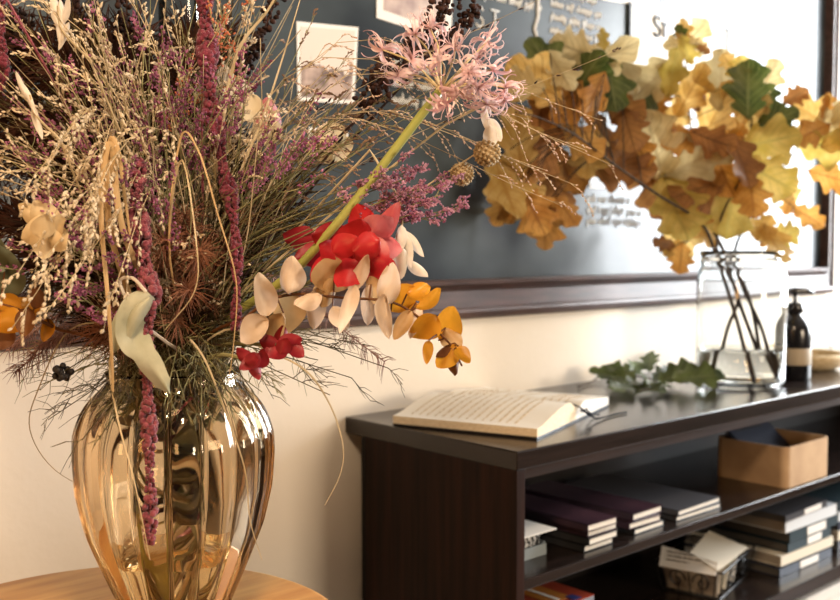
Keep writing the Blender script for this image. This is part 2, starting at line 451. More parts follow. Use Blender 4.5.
def sheet(name, c4, m, label, cat, thick=.0012, y=-.0135, parent_only=False, group=None):
    """flat paper on the board: corners as (x,z) counter-clockwise from lower-left"""
    t = thing(name, ((c4[0][0] + c4[1][0]) / 2, y, min(c4[0][1], c4[1][1])), label, cat, group)
    mb = MB(); mb.hexa([(c4[0][0], y, c4[0][1]), (c4[1][0], y, c4[1][1]), (c4[1][0], y + thick, c4[1][1]), (c4[0][0], y + thick, c4[0][1]),
                        (c4[3][0], y, c4[3][1]), (c4[2][0], y, c4[2][1]), (c4[2][0], y + thick, c4[2][1]), (c4[3][0], y + thick, c4[3][1])])
    build('paper', mb, m, t)
    return t
paper_w = mat('white_paper', (.82, .80, .76), .6, .3)
paper_c = mat('cream_paper', (.74, .66, .54), .65, .3, (.78, .71, .60), 12)
def photo_material(name, sky, a, b, split, scale):
    m = bpy.data.materials.new(name); m.use_nodes = True
    N = m.node_tree.nodes; L = m.node_tree.links
    tc = N.new('ShaderNodeTexCoord'); sp = N.new('ShaderNodeSeparateXYZ'); L.new(tc.outputs['Generated'], sp.inputs[0])
    n = N.new('ShaderNodeTexNoise'); n.inputs['Scale'].default_value = scale; n.inputs['Detail'].default_value = 3; L.new(tc.outputs['Generated'], n.inputs['Vector'])
    cr = N.new('ShaderNodeValToRGB'); cr.color_ramp.elements[0].color = (*a, 1); cr.color_ramp.elements[1].color = (*b, 1)
    cr.color_ramp.elements[0].position = .4; cr.color_ramp.elements[1].position = .6
    L.new(n.outputs['Fac'], cr.inputs[0])
    ad = N.new('ShaderNodeMath'); ad.operation = 'MULTIPLY_ADD'; L.new(n.outputs['Fac'], ad.inputs[0]); ad.inputs[1].default_value = -.9; L.new(sp.outputs['Z'], ad.inputs[2])
    gt = N.new('ShaderNodeMath'); gt.operation = 'GREATER_THAN'; L.new(ad.outputs[0], gt.inputs[0]); gt.inputs[1].default_value = split - .45
    mx = N.new('ShaderNodeMix'); mx.data_type = 'RGBA'; L.new(gt.outputs[0], mx.inputs[0]); L.new(cr.outputs[0], mx.inputs[6]); mx.inputs[7].default_value = (*sky, 1)
    L.new(mx.outputs[2], N['Principled BSDF'].inputs['Base Color']); N['Principled BSDF'].inputs['Roughness'].default_value = .45
    return m
ph1 = photo_material('photo_hill', (.72, .62, .54), (.13, .08, .065), (.52, .38, .31), .5, 3.2)
ph2 = photo_material('photo_faded', (.66, .56, .46), (.34, .24, .22), (.56, .44, .38), .7, 3)
ph3 = photo_material('photo_grey', (.36, .40, .43), (.12, .15, .18), (.5, .52, .53), .4, 4)
def photo(label, c4, m, inset, group=None):
    t = sheet('photo_print', c4, paper_w, label, 'photo', group=group)
    cx = sum(p[0] for p in c4) / 4; cz = sum(p[1] for p in c4) / 4
    k = []
    for (x, z) in c4:
        k.append((x - math.copysign(inset, x - cx), z - math.copysign(inset, z - cz)))
    mb = MB(); y = -.0140
    mb.hexa([(k[0][0], y, k[0][1]), (k[1][0], y, k[1][1]), (k[1][0], y + .0004, k[1][1]), (k[0][0], y + .0004, k[0][1]),
             (k[3][0], y, k[3][1]), (k[2][0], y, k[2][1]), (k[2][0], y + .0004, k[2][1]), (k[3][0], y + .0004, k[3][1])])
    build('picture', mb, m, t)
    return t
photo('white bordered photo of a pale landscape pinned behind the dried grasses', [(-.105, 1.335), (.013, 1.340), (.023, 1.472), (-.106, 1.463)], ph1, .007)
photo('photo print at the top of the blackboard beside the chalk letters', [(.064, 1.494), (.245, 1.478), (.252, 1.66), (.066, 1.66)], ph2, .016)
photo('small faded card low on the blackboard among the dried flowers', [(-.085, 1.255), (-.003, 1.252), (.0, 1.292), (-.083, 1.294)], ph2, .004)
photo('small grey photo above three chalk lines beside the framed poster', [(.662, 1.222), (.762, 1.224), (.762, 1.30), (.662, 1.298)], ph3, .003)
sheet('paper_sheet', [(.70, 1.628), (.91, 1.643), (.91, 1.80), (.70, 1.79)], paper_w, 'blank white sheet pinned at the top edge above the poster', 'paper')
po = thing('poster', (1.0, -.02, 1.25), 'white poster lettered ST with a thin black frame edge on the blackboard', 'poster')
build('paper', MB().box((.80, -.017, 1.252), (1.20, -.0135, 1.632)), paper_w, po)
fr = MB()
fr.box((.793, -.019, 1.246), (.80, -.0132, 1.638)); fr.box((1.20, -.019, 1.246), (1.207, -.0132, 1.638))
fr.box((.80, -.019, 1.246), (1.20, -.0132, 1.252))
build('frame', fr, mat('black_frame', (.012, .012, .014), .5), po)
tx = MB(); letters(tx, 'ST', V((.885, 0, 1.578)), .044, UX, UZ, V((0, -.0178, 0)), .0042, .1, [1, .72])
build('lettering', tx, mat('poster_ink', (.12, .14, .17), .6), po)

# ------------------------------------------------------------------ sideboard
D, TT = .404, .0284
Z1, Z2 = .6033, .398
XR = 2.05
sb = thing('sideboard', (1.0, -.2, 0), 'dark espresso wooden sideboard with open shelves below the blackboard', 'sideboard')
build('top', MB().box((0, -D, T - TT), (XR, -.001, T)), esp_top, sb, bevel=.002)
build('side_panel', MB().box((.0015, -D + .002, 0), (.020, -.055, T - TT)), esp_v, sb, bevel=.001)
build('side_panel', MB().box((XR - .020, -D + .002, 0), (XR - .0015, -.055, T - TT)), esp_v, sb)
build('apron', MB().box((.020, -D + .012, T - TT - .018), (XR - .020, -D + .030, T - TT)), esp, sb)
build('shelf', MB().box((.020, -D + .008, Z1 - .017), (XR - .020, -.056, Z1)), esp_top, sb, bevel=.0015)
build('shelf', MB().box((.020, -D + .008, Z2 - .030), (XR - .020, -.056, Z2)), esp_top, sb, bevel=.0015)
build('shelf', MB().box((.020, -D + .008, .14), (XR - .020, -.056, .17)), esp_top, sb, bevel=.0015)
build('plinth', MB().box((.020, -D + .03, 0), (XR - .020, -D + .05, .14)), esp, sb)
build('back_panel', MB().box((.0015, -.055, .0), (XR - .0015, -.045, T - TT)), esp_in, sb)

# ------------------------------------------------------------------ open notebook
page = mat('page_paper', (.84, .79, .69), .7, .3, (.87, .83, .74), 14)
pedge = mat('page_edge', (.66, .52, .34), .8, .2, (.82, .70, .52), 160, stretch=(1, 1, 6))
pedge_w = mat('white_page_edge', (.80, .76, .70), .8, .2)
black_cl = mat('black_cover', (.012, .012, .014), .5, .4)
ink = mat('brown_ink', (.58, .46, .31), .8, .2)
ribm = mat('blue_black_ribbon', (.006, .009, .016), .9, .1)
nbk = thing('notebook', (.089, -.366, T), 'open notebook with handwritten cream pages lying on the sideboard', 'notebook')
OB = V((.090, -.364, T)); ua = V((.9426, .3338, 0)).normalized(); vb = V((-.3338, .9426, 0)).normalized()
WB, HB = .360, .255
def prof_l(u):   # height of the left page block over the cover, u 0 fore-edge .. 1 gutter
    return .017 + .020 * math.sin(min(1, u / .80) * PI / 2) ** 1.5 * (1 if u < .80 else 1) - (.020 * ((u - .80) / .20) ** 2 if u > .80 else 0)
def prof_r(u):   # u 0 gutter .. 1 fore-edge
    return .016 + .014 * math.sin(min(1, (u) / .28) * PI / 2) - .012 * max(0, (u - .28) / .72) - (0 if u > .06 else 0)
def page_block(pf, s0, s1, rev):
    mb = MB(); NU, NV = 22, 6
    def P(u, v, top):
        s = s0 + (s1 - s0) * u
        return OB + ua * s + vb * (v * HB) + V((0, 0, (pf(u) if top else .004)))
    top = [[P(u / NU, v / NV, True) for u in range(NU + 1)] for v in range(NV + 1)]
    mb.cur = 0; mb.grid(top)
    mb.cur = 1
    for v in (0, 1): mb.grid([[P(u / NU, v, k) for u in range(NU + 1)] for k in ((False, True) if v == 0 else (True, False))])
    for u in (0, 1): mb.grid([[P(u, v / NV, k) for v in range(NV + 1)] for k in ((True, False) if u == 0 else (False, True))])
    mb.cur = 1
    return mb
a_ = page_block(prof_l, .0, WB * .5, 0)
build('left_page_block', a_, [page, pedge], nbk)
b_ = page_block(prof_r, WB * .5, WB, 1)
build('right_page_block', b_, [page, pedge_w], nbk)
cv = MB()
def slab(mb, s0, s1, t0, t1, z0, z1):
    q = [OB + ua * s + vb * t for s, t in ((s0, t0), (s1, t0), (s1, t1), (s0, t1))]
    mb.hexa([p + V((0, 0, z0)) for p in q] + [p + V((0, 0, z1)) for p in q])
slab(cv, .002, WB + .003, .001, HB + .002, .0005, .0035)
build('cover', cv, black_cl, nbk)
wr = MB(); rg = random.Random(9)
for side in (0, 1):
    for i in range(15):
        v = .90 - i * .056
        if rg.random() < .1: continue
        u = .10 if side == 0 else .16; e = rg.uniform(.72, .86)
        while u < e:
            w = rg.uniform(.03, .10)
            pts = []
            for k in range(int(w / .008) + 2):
                uu = min(u + k * .008, .9); pf = prof_l if side == 0 else prof_r
                s = WB * .5 * uu if side == 0 else WB * .5 * (1 + uu)
                pts.append(OB + ua * s + vb * ((v + (.007 if k % 2 else -.004) * rg.uniform(.4, 1.3)) * HB) + V((0, 0, pf(uu) + .0004)))
            wr.tube(pts, .00045, 4); u += w + .025
build('handwriting', wr, ink, nbk)
rb = MB()
g0 = OB + ua * (WB * .5) + V((0, 0, .022))
def flat_tube(mb, pts, w): mb.tube(pts, w, 5)
gp = lambda s, t, z: OB + ua * s + vb * t + V((0, 0, z))
flat_tube(rb, [gp(.175, .05, .030), gp(.178, .01, .031), gp(.18, -.008, .024), gp(.185, -.02, .012), gp(.20, -.03, .004), gp(.235, -.035, .0025), gp(.275, -.042, .0025), gp(.30, -.052, .0025)], .0016)
flat_tube(rb, [gp(.18, -.008, .020), gp(.172, -.022, .018), gp(.182, -.026, .012), gp(.190, -.016, .014), gp(.18, -.010, .02)], .0016)
flat_tube(rb, [gp(.18, -.010, .018), gp(.20, -.012, .020), gp(.215, -.006, .016), gp(.23, -.010, .006), gp(.25, -.018, .0025)], .0015)
build('ribbon_bookmark', rb, ribm, nbk, smooth=True)

# ------------------------------------------------------------------ glass jar with water
jc = V((.892, -.246, T + .0005))
JR = .094
def jar_mb():
    o = [(.0, .0), (JR * .90, .0), (JR * .97, .004), (JR, .014), (JR, .225), (JR * .985, .238), (JR * .94, .247), (JR * .90, .251), (JR * .905, .258), (JR * .93, .262), (JR * .93, .266), (JR * .90, .270), (JR * .90, .274), (JR * .93, .277), (JR * .93, .283), (JR * .915, .286)]
    i = [(JR * .87, .286), (JR * .86, .252), (JR * .90, .243), (JR * .95, .235), (JR * .965, .222), (JR * .965, .018), (JR * .93, .009), (.0, .007)]
    return MB().lathe(o + i, jc, 56)
jar = build('glass_jar', jar_mb(), clear, smooth=True)
tag(jar, 'large clear glass jar holding oak branches on the sideboard', 'jar')
wl = .073
w = MB().lathe([(.0, .0078), (JR * .925, .0098), (JR * .960, .019), (JR * .960, wl - .001), (JR * .955, wl), (0, wl - .0008)], jc, 56)
jw = build('water', w, water_m, smooth=True); tag(jw, 'shallow clear water in the bottom of the glass jar', 'water'); jw['kind'] = 'thing'

# ------------------------------------------------------------------ oak branches
def bez(pts, n=24):
    """Catmull-Rom through pts"""
    pts = [V(p) for p in pts]
    if len(pts) == 2: return [pts[0].lerp(pts[1], i / n) for i in range(n + 1)]
    P = [pts[0] * 2 - pts[1]] + pts + [pts[-1] * 2 - pts[-2]]
    out = []; seg = len(pts) - 1; per = max(2, n // seg)
    for i in range(seg):
        a, b, c, d = P[i:i + 4]
        for k in range(per):
            t = k / per
            out.append(.5 * ((2 * b) + (c - a) * t + (2 * a - 5 * b + 4 * c - d) * t * t + (-a + 3 * b - 3 * c + d) * t ** 3))
    out.append(pts[-1].copy())
    return out
def taper(n, a, b): return [a + (b - a) * i / max(1, n - 1) for i in range(n)]

def oak_leaf(mb, base, tip, nrm, L, rg, width=.36, lobes=4, bend=None, cup=None):
    t = V(tip).normalized(); n = V(nrm); n = (n - t * n.dot(t)).normalized(); s = t.cross(n)
    bend = rg.uniform(-.25, .45) if bend is None else bend
    cup = rg.uniform(-.5, .7) if cup is None else cup
    NU = 34; cols = (-1, -.72, -.42, -.12, 0, .12, .42, .72, 1)
    ph = rg.uniform(-.2, .2); tw = rg.uniform(-.5, .5); wv = rg.uniform(.02, .06); p2 = rg.uniform(0, 6)
    rows = []; uvs = []
    for i in range(NU + 1):
        u = i / NU
        env = width * (math.sin(PI * min(1, u ** .82)) ** .75) * (.55 + .62 * u) if 0 < u < 1 else .004
        lob = .80 + .20 * math.cos(2 * PI * (lobes * u + ph - .45))
        if lob < .8: lob = .8 - (.8 - lob) * 1.25
        if u > .88: lob = max(lob, .8)
        row = []; uvr = []
        for v in cols:
            wdt = env * (1 + (lob - 1) * min(1, abs(v) ** 1.2))
            x = u + .10 * abs(v) * env * (1 if lob > .72 else .2)
            y = v * wdt
            z = bend * (u ** 2) * .6 - .15 * bend * u + cup * y * y * 1.6 + wv * math.sin(9 * u + p2 + 2.2 * v) * abs(v) - .02 * (1 - min(1, abs(v) * 3)) + tw * y * (u - .3)
            row.append(V(base) + (t * x + s * y + n * z) * L); uvr.append((u, v * .5))
        rows.append(row); uvs.append(uvr)
    mb.grid(rows, uvs)

def near(path, p):
    return min(path, key=lambda q: (q - p).length)
TOC = lambda p: (CAM - p).normalized()
def img_dir(a): return RV * math.cos(math.radians(a)) + UV * math.sin(math.radians(a))

# leaves: image-plane centre, length in px at the jar's distance, tip direction, colour; depth offset in metres
oak = {
 'tall': dict(path=[(768, 381, .0), (740, 305, 0), (724, 252, 0), (706, 216, -.01), (697, 180, -.02), (690, 120, -.02), (686, 62, -.01), (684, 40, 0)], leaves=[
   (682, 44, 32, 190, 'P'), (692, 38, 38, 50, 'P'), (686, 50, 30, -70, 'Y'), (702, 49, 15, -40, 'B'), (681, 33, 18, 110, 'D'), (684, 34, 28, 95, 'G'), (694, 46, 28, -20, 'P'), (650, 84, 62, 215, 'P'), (672, 74, 44, 75, 'Y'),
   (690, 92, 52, 65, 'G'), (722, 80, 58, 80, 'P'), (714, 116, 64, 70, 'G'), (677, 113, 40, 240, 'G'), (655, 148, 66, 100, 'P'), (696, 160, 74, 25, 'P'),
   (684, 140, 46, 200, 'O'), (668, 122, 44, 160, 'B'), (703, 100, 50, 120, 'B'), (640, 98, 44, 250, 'D'), (655, 100, 38, 270, 'O')]),
 'middle': dict(path=[(716, 377, .0), (727, 330, 0), (738, 300, -.0), (729, 275, -.02), (717, 252, -.02), (722, 215, -.04), (744, 170, -.05), (752, 120, -.03), (748, 80, -.02), (744, 50, -.02)], leaves=[
   (748, 92, 52, 95, 'D'), (766, 96, 46, -75, 'D'), (742, 72, 30, 100, 'Y'), (768, 78, 34, 60, 'P'), (748, 120, 58, 55, 'G'), (765, 142, 54, 15, 'Y'), (768, 176, 56, -35, 'Y'),
   (776, 120, 40, 30, 'D'), (732, 198, 70, 260, 'Y'), (722, 170, 54, 285, 'O'), (742, 160, 50, 300, 'B'), (712, 140, 44, 330, 'B'), (733, 140, 48, 250, 'O'), (752, 196, 44, 280, 'O'), (748, 104, 40, 170, 'G'),
   (728, 62, 20, 120, 'G')]),
 'low': dict(path=[(764, 345, .03), (752, 308, .01), (736, 268, 0), (722, 248, 0), (704, 222, .02), (690, 200, .0), (676, 192, -.02), (660, 190, -.02)], leaves=[
   (674, 206, 66, 290, 'Y'), (655, 192, 48, 275, 'B'), (700, 188, 60, 200, 'B'), (684, 232, 50, 270, 'G'), (700, 226, 42, 300, 'G'), (664, 244, 24, 170, 'B'), (681, 258, 32, 262, 'O'), (690, 212, 50, 250, 'O'), (640, 175, 40, 160, 'B'), (705, 165, 50, 310, 'O'),
   (720, 205, 44, 320, 'B'), (690, 180, 52, 235, 'O'), (675, 248, 24, 200, 'G')]),
 'right': dict(path=[(784, 371, .0), (762, 330, 0), (742, 285, 0), (735, 250, 0), (757, 205, .03), (782, 170, .05), (805, 140, .05), (838, 122, .04)], leaves=[
   (816, 118, 46, 150, 'G'), (836, 122, 46, 20, 'P'), (824, 148, 50, -12, 'Y'), (832, 178, 44, -25, 'O'), (795, 96, 26, 35, 'B'), (808, 216, 32, -25, 'O'), (790, 203, 22, 250, 'O'),
   (774, 243, 44, -60, 'G'), (764, 226, 30, 240, 'G'), (784, 236, 30, 20, 'Y'), (846, 140, 46, 20, 'G'), (812, 132, 40, 200, 'O'), (790, 190, 26, 120, 'G'), (850, 110, 40, 60, 'P'), (826, 108, 26, 80, 'O'), (762, 232, 26, 280, 'O')]),
 'long': dict(path=[(752, 382, -.03), (736, 318, -.02), (716, 255, -.02), (700, 222, -.05), (660, 196, -.14), (615, 165, -.24), (575, 135, -.32), (540, 118, -.39), (515, 112, -.43)], leaves=[
   (546, 62, 52, 120, 'D'), (536, 82, 60, 140, 'G'), (524, 84, 40, 170, 'P'), (604, 58, 62, 10, 'P'), (575, 50, 54, 165, 'P'), (603, 40, 20, 90, 'Y'), (586, 76, 50, 60, 'D'), (612, 84, 48, 270, 'D'),
   (580, 108, 60, 200, 'O'), (560, 104, 60, 220, 'O'), (518, 142, 62, 100, 'G'), (505, 186, 66, 285, 'G'), (520, 196, 62, 310, 'G'), (532, 208, 52, 300, 'O'), (546, 222, 46, 265, 'O'), (548, 150, 50, 250, 'B'), (556, 192, 50, 275, 'B'),
   (580, 140, 50, 330, 'O'), (590, 152, 48, 265, 'G'), (602, 164, 64, 350, 'B'), (626, 166, 54, 345, 'B'), (620, 108, 50, 330, 'B'), (566, 168, 46, 290, 'O'), (604, 136, 50, 300, 'B'), (540, 120, 50, 260, 'B'), (620, 70, 50, 300, 'P'), (560, 70, 44, 300, 'P'), (594, 96, 50, 240, 'O'), (530, 170, 50, 270, 'O'), (512, 165, 44, 230, 'O'), (566, 210, 34, 310, 'O'), (572, 180, 30, 300, 'O'), (628, 128, 44, 280, 'B'), (640, 150, 38, 300, 'O'), (505, 205, 40, 250, 'O'), (550, 90, 46, 200, 'O')]),
}
OAKLAB = {'tall': 'oak branch rising highest from the glass jar with a pale leaf bundle on top', 'middle': 'oak branch standing upright in the glass jar with dark green leaves near its tip',
          'low': 'short oak branch in the glass jar with brown leaves drooping at the jar mouth', 'right': 'oak branch leaning away from the glass jar over the black pump bottle',
          'long': 'long oak branch of orange leaves reaching from the glass jar towards the bouquet'}
DJ = (jc - CAM).dot(DV)
COLW = {'D': 'dark green leaf', 'B': 'brown leaf', 'Y': 'olive yellow leaf', 'P': 'pale tan leaf'}
for key, sp in oak.items():
    rg = random.Random(hash(key) % 1000 if False else sum(map(ord, key)))
    ctrl = []
    for k, (x, y, dd) in enumerate(sp['path']):
        p = at(x, y, DJ + dd)
        if k == 0: p.z = T + .0105
        # keep stems inside the jar's glass while below its rim
        if p.z < T + .29:
            q = V((p.x - jc.x, p.y - jc.y, 0)); lim = JR * (.80 if p.z > T + .05 else .80)
            if q.length > lim: q = q * (lim / q.length); p = V((jc.x + q.x, jc.y + q.y, p.z))
        ctrl.append(p)
    path = bez(ctrl, 42)
    t = thing('oak_branch', path[0], OAKLAB[key], 'branch', 'oak branches in the glass jar')
    st = MB().tube(path, taper(len(path), .0048, .0010), 7)
    up = [p for p in path if p.z > T + .31]
    lv = []
    for (x, y, ln, an, cl) in sp['leaves']:
        c0 = near(up, at(x, y, DJ)); dz = max(-.46, min(.06, (c0 - CAM).dot(DV) - DJ)) + (rg.uniform(-.085, -.005) if key == 'long' else rg.uniform(-.06, .02))
        c = at(x, y, DJ + dz); L = ln / F * (DJ + dz) * 1.15
        dirv = (img_dir(an + rg.uniform(-8, 8)) + TOC(c) * rg.uniform(-.15, .5)).normalized()
        nrm = (TOC(c) + img_dir(rg.uniform(0, 360)) * rg.uniform(.1, .6) + V((.15, -.1, .25))).normalized()
        b = c - dirv * L * .48
        br = near(up, b)
        midp = b.lerp(br, .5) + V((0, 0, .006))
        st.tube(bez([br, midp, b + dirv * L * .06], 6), .0011, 4)
        lv.append((b, dirv, nrm, L, cl, rg.uniform(.40, .54)))
    build('stem', st, oak_bark, t, smooth=True)
    for (b, dv, nr, L, cl, wd_) in lv:
        mb = MB(); oak_leaf(mb, b, dv, nr, L, rg, wd_, rg.choice((2.5, 3, 3.4)))
        o = build('leaf', mb, OAK[cl], t, smooth=True)
        if cl in COLW: o['label'] = COLW[cl]
# bare side twigs inside the jar (part of the middle branch)

# ------------------------------------------------------------------ fallen green sprig
spg = thing('leafy_sprig', onz(655, 388, T), 'fallen green oak sprig lying between the notebook and the glass jar', 'sprig')
rg = random.Random(5)
g = lambda x, y, z=.006: onz(x - 6, y, T) + V((0, 0, z))
st = MB().tube(bez([g(584, 389, .004), g(598, 384, .005), g(615, 380, .02), g(650, 384, .014), g(690, 387, .01)], 16), .0017, 5)
for (x, y, ln, an, up) in ((655, 371, 34, 75, .55), (622, 384, 40, 165, .25), (640, 388, 44, 200, .25), (628, 378, 34, 130, .3), (664, 389, 46, 240, .2), (682, 383, 42, 20, .3), (702, 384, 46, 5, .15), (640, 376, 34, 60, .35), (670, 380, 36, 40, .3), (652, 392, 36, 280, .1), (632, 392, 34, 220, .15)):
    L = ln / F * 2.1 * 1.25
    c = onz(x - 6, y + 4, T) + V((0, 0, .010 + .02 * up))
    dv = (V((math.cos(YAW + math.radians(an - 90)), math.sin(YAW + math.radians(an - 90)), 0)) + V((0, 0, up * rg.uniform(.6, 1.2)))).normalized()
    b = c - dv * L * .45; b.z = max(b.z, T + .012)
    nr = (V((0, 0, 1)) + TOC(c) * rg.uniform(.3, 1.4) + V((rg.uniform(-.4, .4), rg.uniform(-.4, .4), 0))).normalized()
    mb = MB(); oak_leaf(mb, b, dv, nr, L, rg, .36, 3.5, bend=-.15, cup=.2)
    mz = min(p.z for p in mb.v)
    if mz < T + .001: mb.v = [p + V((0, 0, T + .001 - mz)) for p in mb.v]
    build('leaf', mb, GREENLF, spg, smooth=True)
build('stem', st, oak_bark, spg, smooth=True)

# ------------------------------------------------------------------ pump bottle
pc = onz(800, 379, T); pc = V((1.046, -.289, T))
pb = thing('pump_bottle', pc, 'black pump bottle with a beige label behind the glass jar', 'bottle')
blk = mat('black_bottle_plastic', (.008, .008, .010), .18, .5)
r = .0365
build('body', MB().lathe([(r * .9, 0), (r, .004), (r, .105), (r * .96, .117), (r * .8, .130), (r * .52, .140), (r * .40, .144), (r * .40, .150)], pc, 32), blk, pb, smooth=True)
build('paper_label', MB().lathe([(r + .0002, .034), (r + .0006, .035), (r + .0006, .070), (r + .0002, .071)], pc, 32), mat('beige_label', (.36, .29, .20), .6), pb, smooth=True)
build('collar', MB().lathe([(r * .46, .148), (r * .50, .150), (r * .50, .165), (r * .44, .170), (r * .2, .172)], pc, 24), blk, pb, smooth=True)
nz = MB().tube([pc + V((0, 0, .168)), pc + V((0, 0, .192))], .0045, 10)
nz.tube([pc + V((-.012, .008, .196)), pc + V((.0, 0, .197)), pc + V((.022, -.016, .196)), pc + V((.034, -.026, .192))], [.006, .008, .006, .004], 10)
build('pump_head', nz, blk, pb, smooth=True)

# small straw basket behind the bottle
bc = V((1.26, -.215, T))
sk = thing('straw_basket', bc, 'small tan straw basket with a thin handle behind the black pump bottle', 'basket')
strawb = mat('woven_straw', (.44, .32, .17), .75, .2, (.62, .49, .30), 60, stretch=(1, 1, 5), bump=.5, bscale=180)
bk = MB().lathe([(.0, .0), (.060, .0), (.078, .010), (.088, .028), (.084, .040), (.080, .036), (.072, .014), (.055, .008), (0, .006)], bc, 40)
build('bowl', bk, strawb, sk, smooth=True)
hd = MB().tube([bc + V((.085 * math.cos(a), -.02 * math.cos(a), .036 + .034 * math.sin(a))) for a in [PI * i / 20 for i in range(21)]], .0012, 5)
build('handle', hd, twig_m, sk, smooth=True)

# ------------------------------------------------------------------ things on the shelves
def bend_book(name, x0, x1, y0, y1, z0, h, cover, edge, label, cat, group=None, rot=0, spine_label=None, spine_mat=None, front='edge'):
    """closed soft book: cover sheets + page block; front face towards -y"""
    c = V(((x0 + x1) / 2, (y0 + y1) / 2, z0)); t = thing(name, c, label, cat, group)
    ca, sa = math.cos(rot), math.sin(rot)
    def tr(p):
        q = V(p) - c; return V((q.x * ca - q.y * sa, q.x * sa + q.y * ca, q.z)) + c
    def bx(mb, lo, hi): 
        k = len(mb.v); mb.box(lo, hi)
        for i in range(k, len(mb.v)): mb.v[i] = tr(mb.v[i])
        return mb
    k = .0016 if h > .006 else .0006
    cb = bx(MB(), (x0, y0, z0), (x1, y1, z0 + k)); bx(cb, (x0, y0, z0 + h - k), (x1, y1, z0 + h))
    if front == 'spine': bx(cb, (x0, y0 - .0008, z0), (x1, y0 + k, z0 + h))
    else: bx(cb, (x0, y0, z0), (x0 + k, y1, z0 + h))
    build('cover', cb, cover, t)
    if front == 'spine': edge = pe_cream if cover in (white_c, cream_c) else pe_dark  # page edges coloured darker to stand for the stack's shaded side
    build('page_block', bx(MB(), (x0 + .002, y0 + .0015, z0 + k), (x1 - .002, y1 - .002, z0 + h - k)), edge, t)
    if spine_label:
        a, b = spine_label
        build('spine_label', bx(MB(), (x0 + a, y0 - .0020, z0 + h * .08), (x0 + b, y0 - .0008, z0 + h * .92)), paper_w, t)
    return t
purple_c = mat('plum_glossy_cover', (.030, .016, .026), .25, .5, (.07, .035, .05), 9)
dark_c = mat('dark_glossy_cover', (.016, .018, .020), .22, .5, (.05, .05, .055), 9)
teal_c = mat('slate_blue_cover', (.020, .040, .052), .5, .4)
navy_c = mat('navy_cover', (.018, .024, .045), .45, .4)
grey_c = mat('charcoal_cover', (.050, .050, .058), .5, .4)
white_c = mat('white_cover', (.66, .70, .74), .55, .3)
cream_c = mat('ivory_cover', (.74, .68, .56), .6, .3)
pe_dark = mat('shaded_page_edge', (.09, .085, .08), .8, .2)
pe_cream = mat('shaded_cream_page_edge', (.34, .30, .25), .8, .2)
pe = mat('magazine_edge', (.80, .77, .70), .7, .2, (.68, .64, .58), 220, stretch=(.2, .2, 8))
rg = random.Random(21)
NTH = ['lowest', 'second lowest', 'third', 'topmost']
def pile(x0, x1, y0, hs, covers, where, name, grp, depth, dx=0.006):
    z = Z1 + .0006
    for i, h in enumerate(hs):
        j = rg.uniform(-dx, dx); k = rg.uniform(0, .012)
        pos = 'topmost' if i == len(hs) - 1 else NTH[i]
        bend_book(name, x0 + j, x1 + j, y0 + k, y0 + k + depth, z, h, covers[i % len(covers)], pe, '%s dark booklet of the %s' % (pos, where), 'booklet', grp, rot=rg.uniform(-.03, .03))
        z += h + .0004
pile(.197, .275, -.383, (.011, .012, .011, .012), (dark_c, dark_c, purple_c, purple_c), 'pile beside the grey tray, upper shelf', 'booklet', 'booklets in the pile by the tray', .25)
pile(.332, .422, -.372, (.010, .011, .012), (dark_c, purple_c, purple_c), 'middle pile on the upper shelf', 'booklet', 'booklets in the middle pile', .26)
pile(.460, .606, -.374, (.009, .010), (dark_c, grey_c), 'wide low pile nearest the cardboard box', 'booklet', 'booklets in the wide pile', .27)

# grey tray with small boxes
tr_c = V((.105, -.25, Z1 + .0005))
try_m = mat('grey_tray_plastic', (.25, .29, .31), .35, .5)
ty = thing('letter_tray', tr_c, 'pale grey plastic tray beside the side panel on the upper shelf', 'tray')
mb = MB(); x0, x1, y0, y1, z0 = .026, .144, -.338, -.15, Z1 + .0005
mb.box((x0, y0, z0), (x1, y1, z0 + .003)); mb.box((x0, y0, z0 + .003), (x1, y0 + .003, z0 + .018)); mb.box((x0, y1 - .003, z0 + .003), (x1, y1, z0 + .018))
mb.box((x0, y0 + .003, z0 + .003), (x0 + .003, y1 - .003, z0 + .018)); mb.box((x1 - .003, y0 + .003, z0 + .003), (x1, y1 - .003, z0 + .021))
build('tray_body', mb, try_m, ty)
zig = bpy.data.materials.new('zigzag_print'); zig.use_nodes = True
N = zig.node_tree.nodes; L = zig.node_tree.links
tc = N.new('ShaderNodeTexCoord'); wv = N.new('ShaderNodeTexWave'); wv.inputs['Scale'].default_value = 26; wv.inputs['Distortion'].default_value = 9; wv.inputs['Detail Scale'].default_value = 3
cr = N.new('ShaderNodeValToRGB'); cr.color_ramp.interpolation = 'CONSTANT'; cr.color_ramp.elements[1].position = .62
cr.color_ramp.elements[0].color = (.010, .010, .010, 1); cr.color_ramp.elements[1].color = (.6, .6, .58, 1)
L.new(tc.outputs['Object'], wv.inputs[0]); L.new(wv.outputs[0], cr.inputs[0]); L.new(cr.outputs[0], N['Principled BSDF'].inputs['Base Color'])
pbx = thing('patterned_box', V((.095, -.24, z0 + .0035)), 'small black box with a white printed pattern sitting in the grey tray', 'box')
build('box_body', MB().box((.034, -.331, z0 + .0035), (.136, -.17, z0 + .033)), zig, pbx, bevel=.002)
build('box_lid', MB().box((.0325, -.3325, z0 + .0335), (.1375, -.1685, z0 + .0415)), black_cl, pbx, bevel=.001)
cd = build('white_card', MB().box((.028, -.352, z0 + .042), (.152, -.19, z0 + .0438)), paper_w); tag(cd, 'white card lying on the small patterned box', 'card')
cup = build('card_bundle', MB().box((.030, -.335, z0 + .0442), (.082, -.20, z0 + .056)), white_c, bevel=.003); tag(cup, 'small pale packet on top of the white card', 'packet')

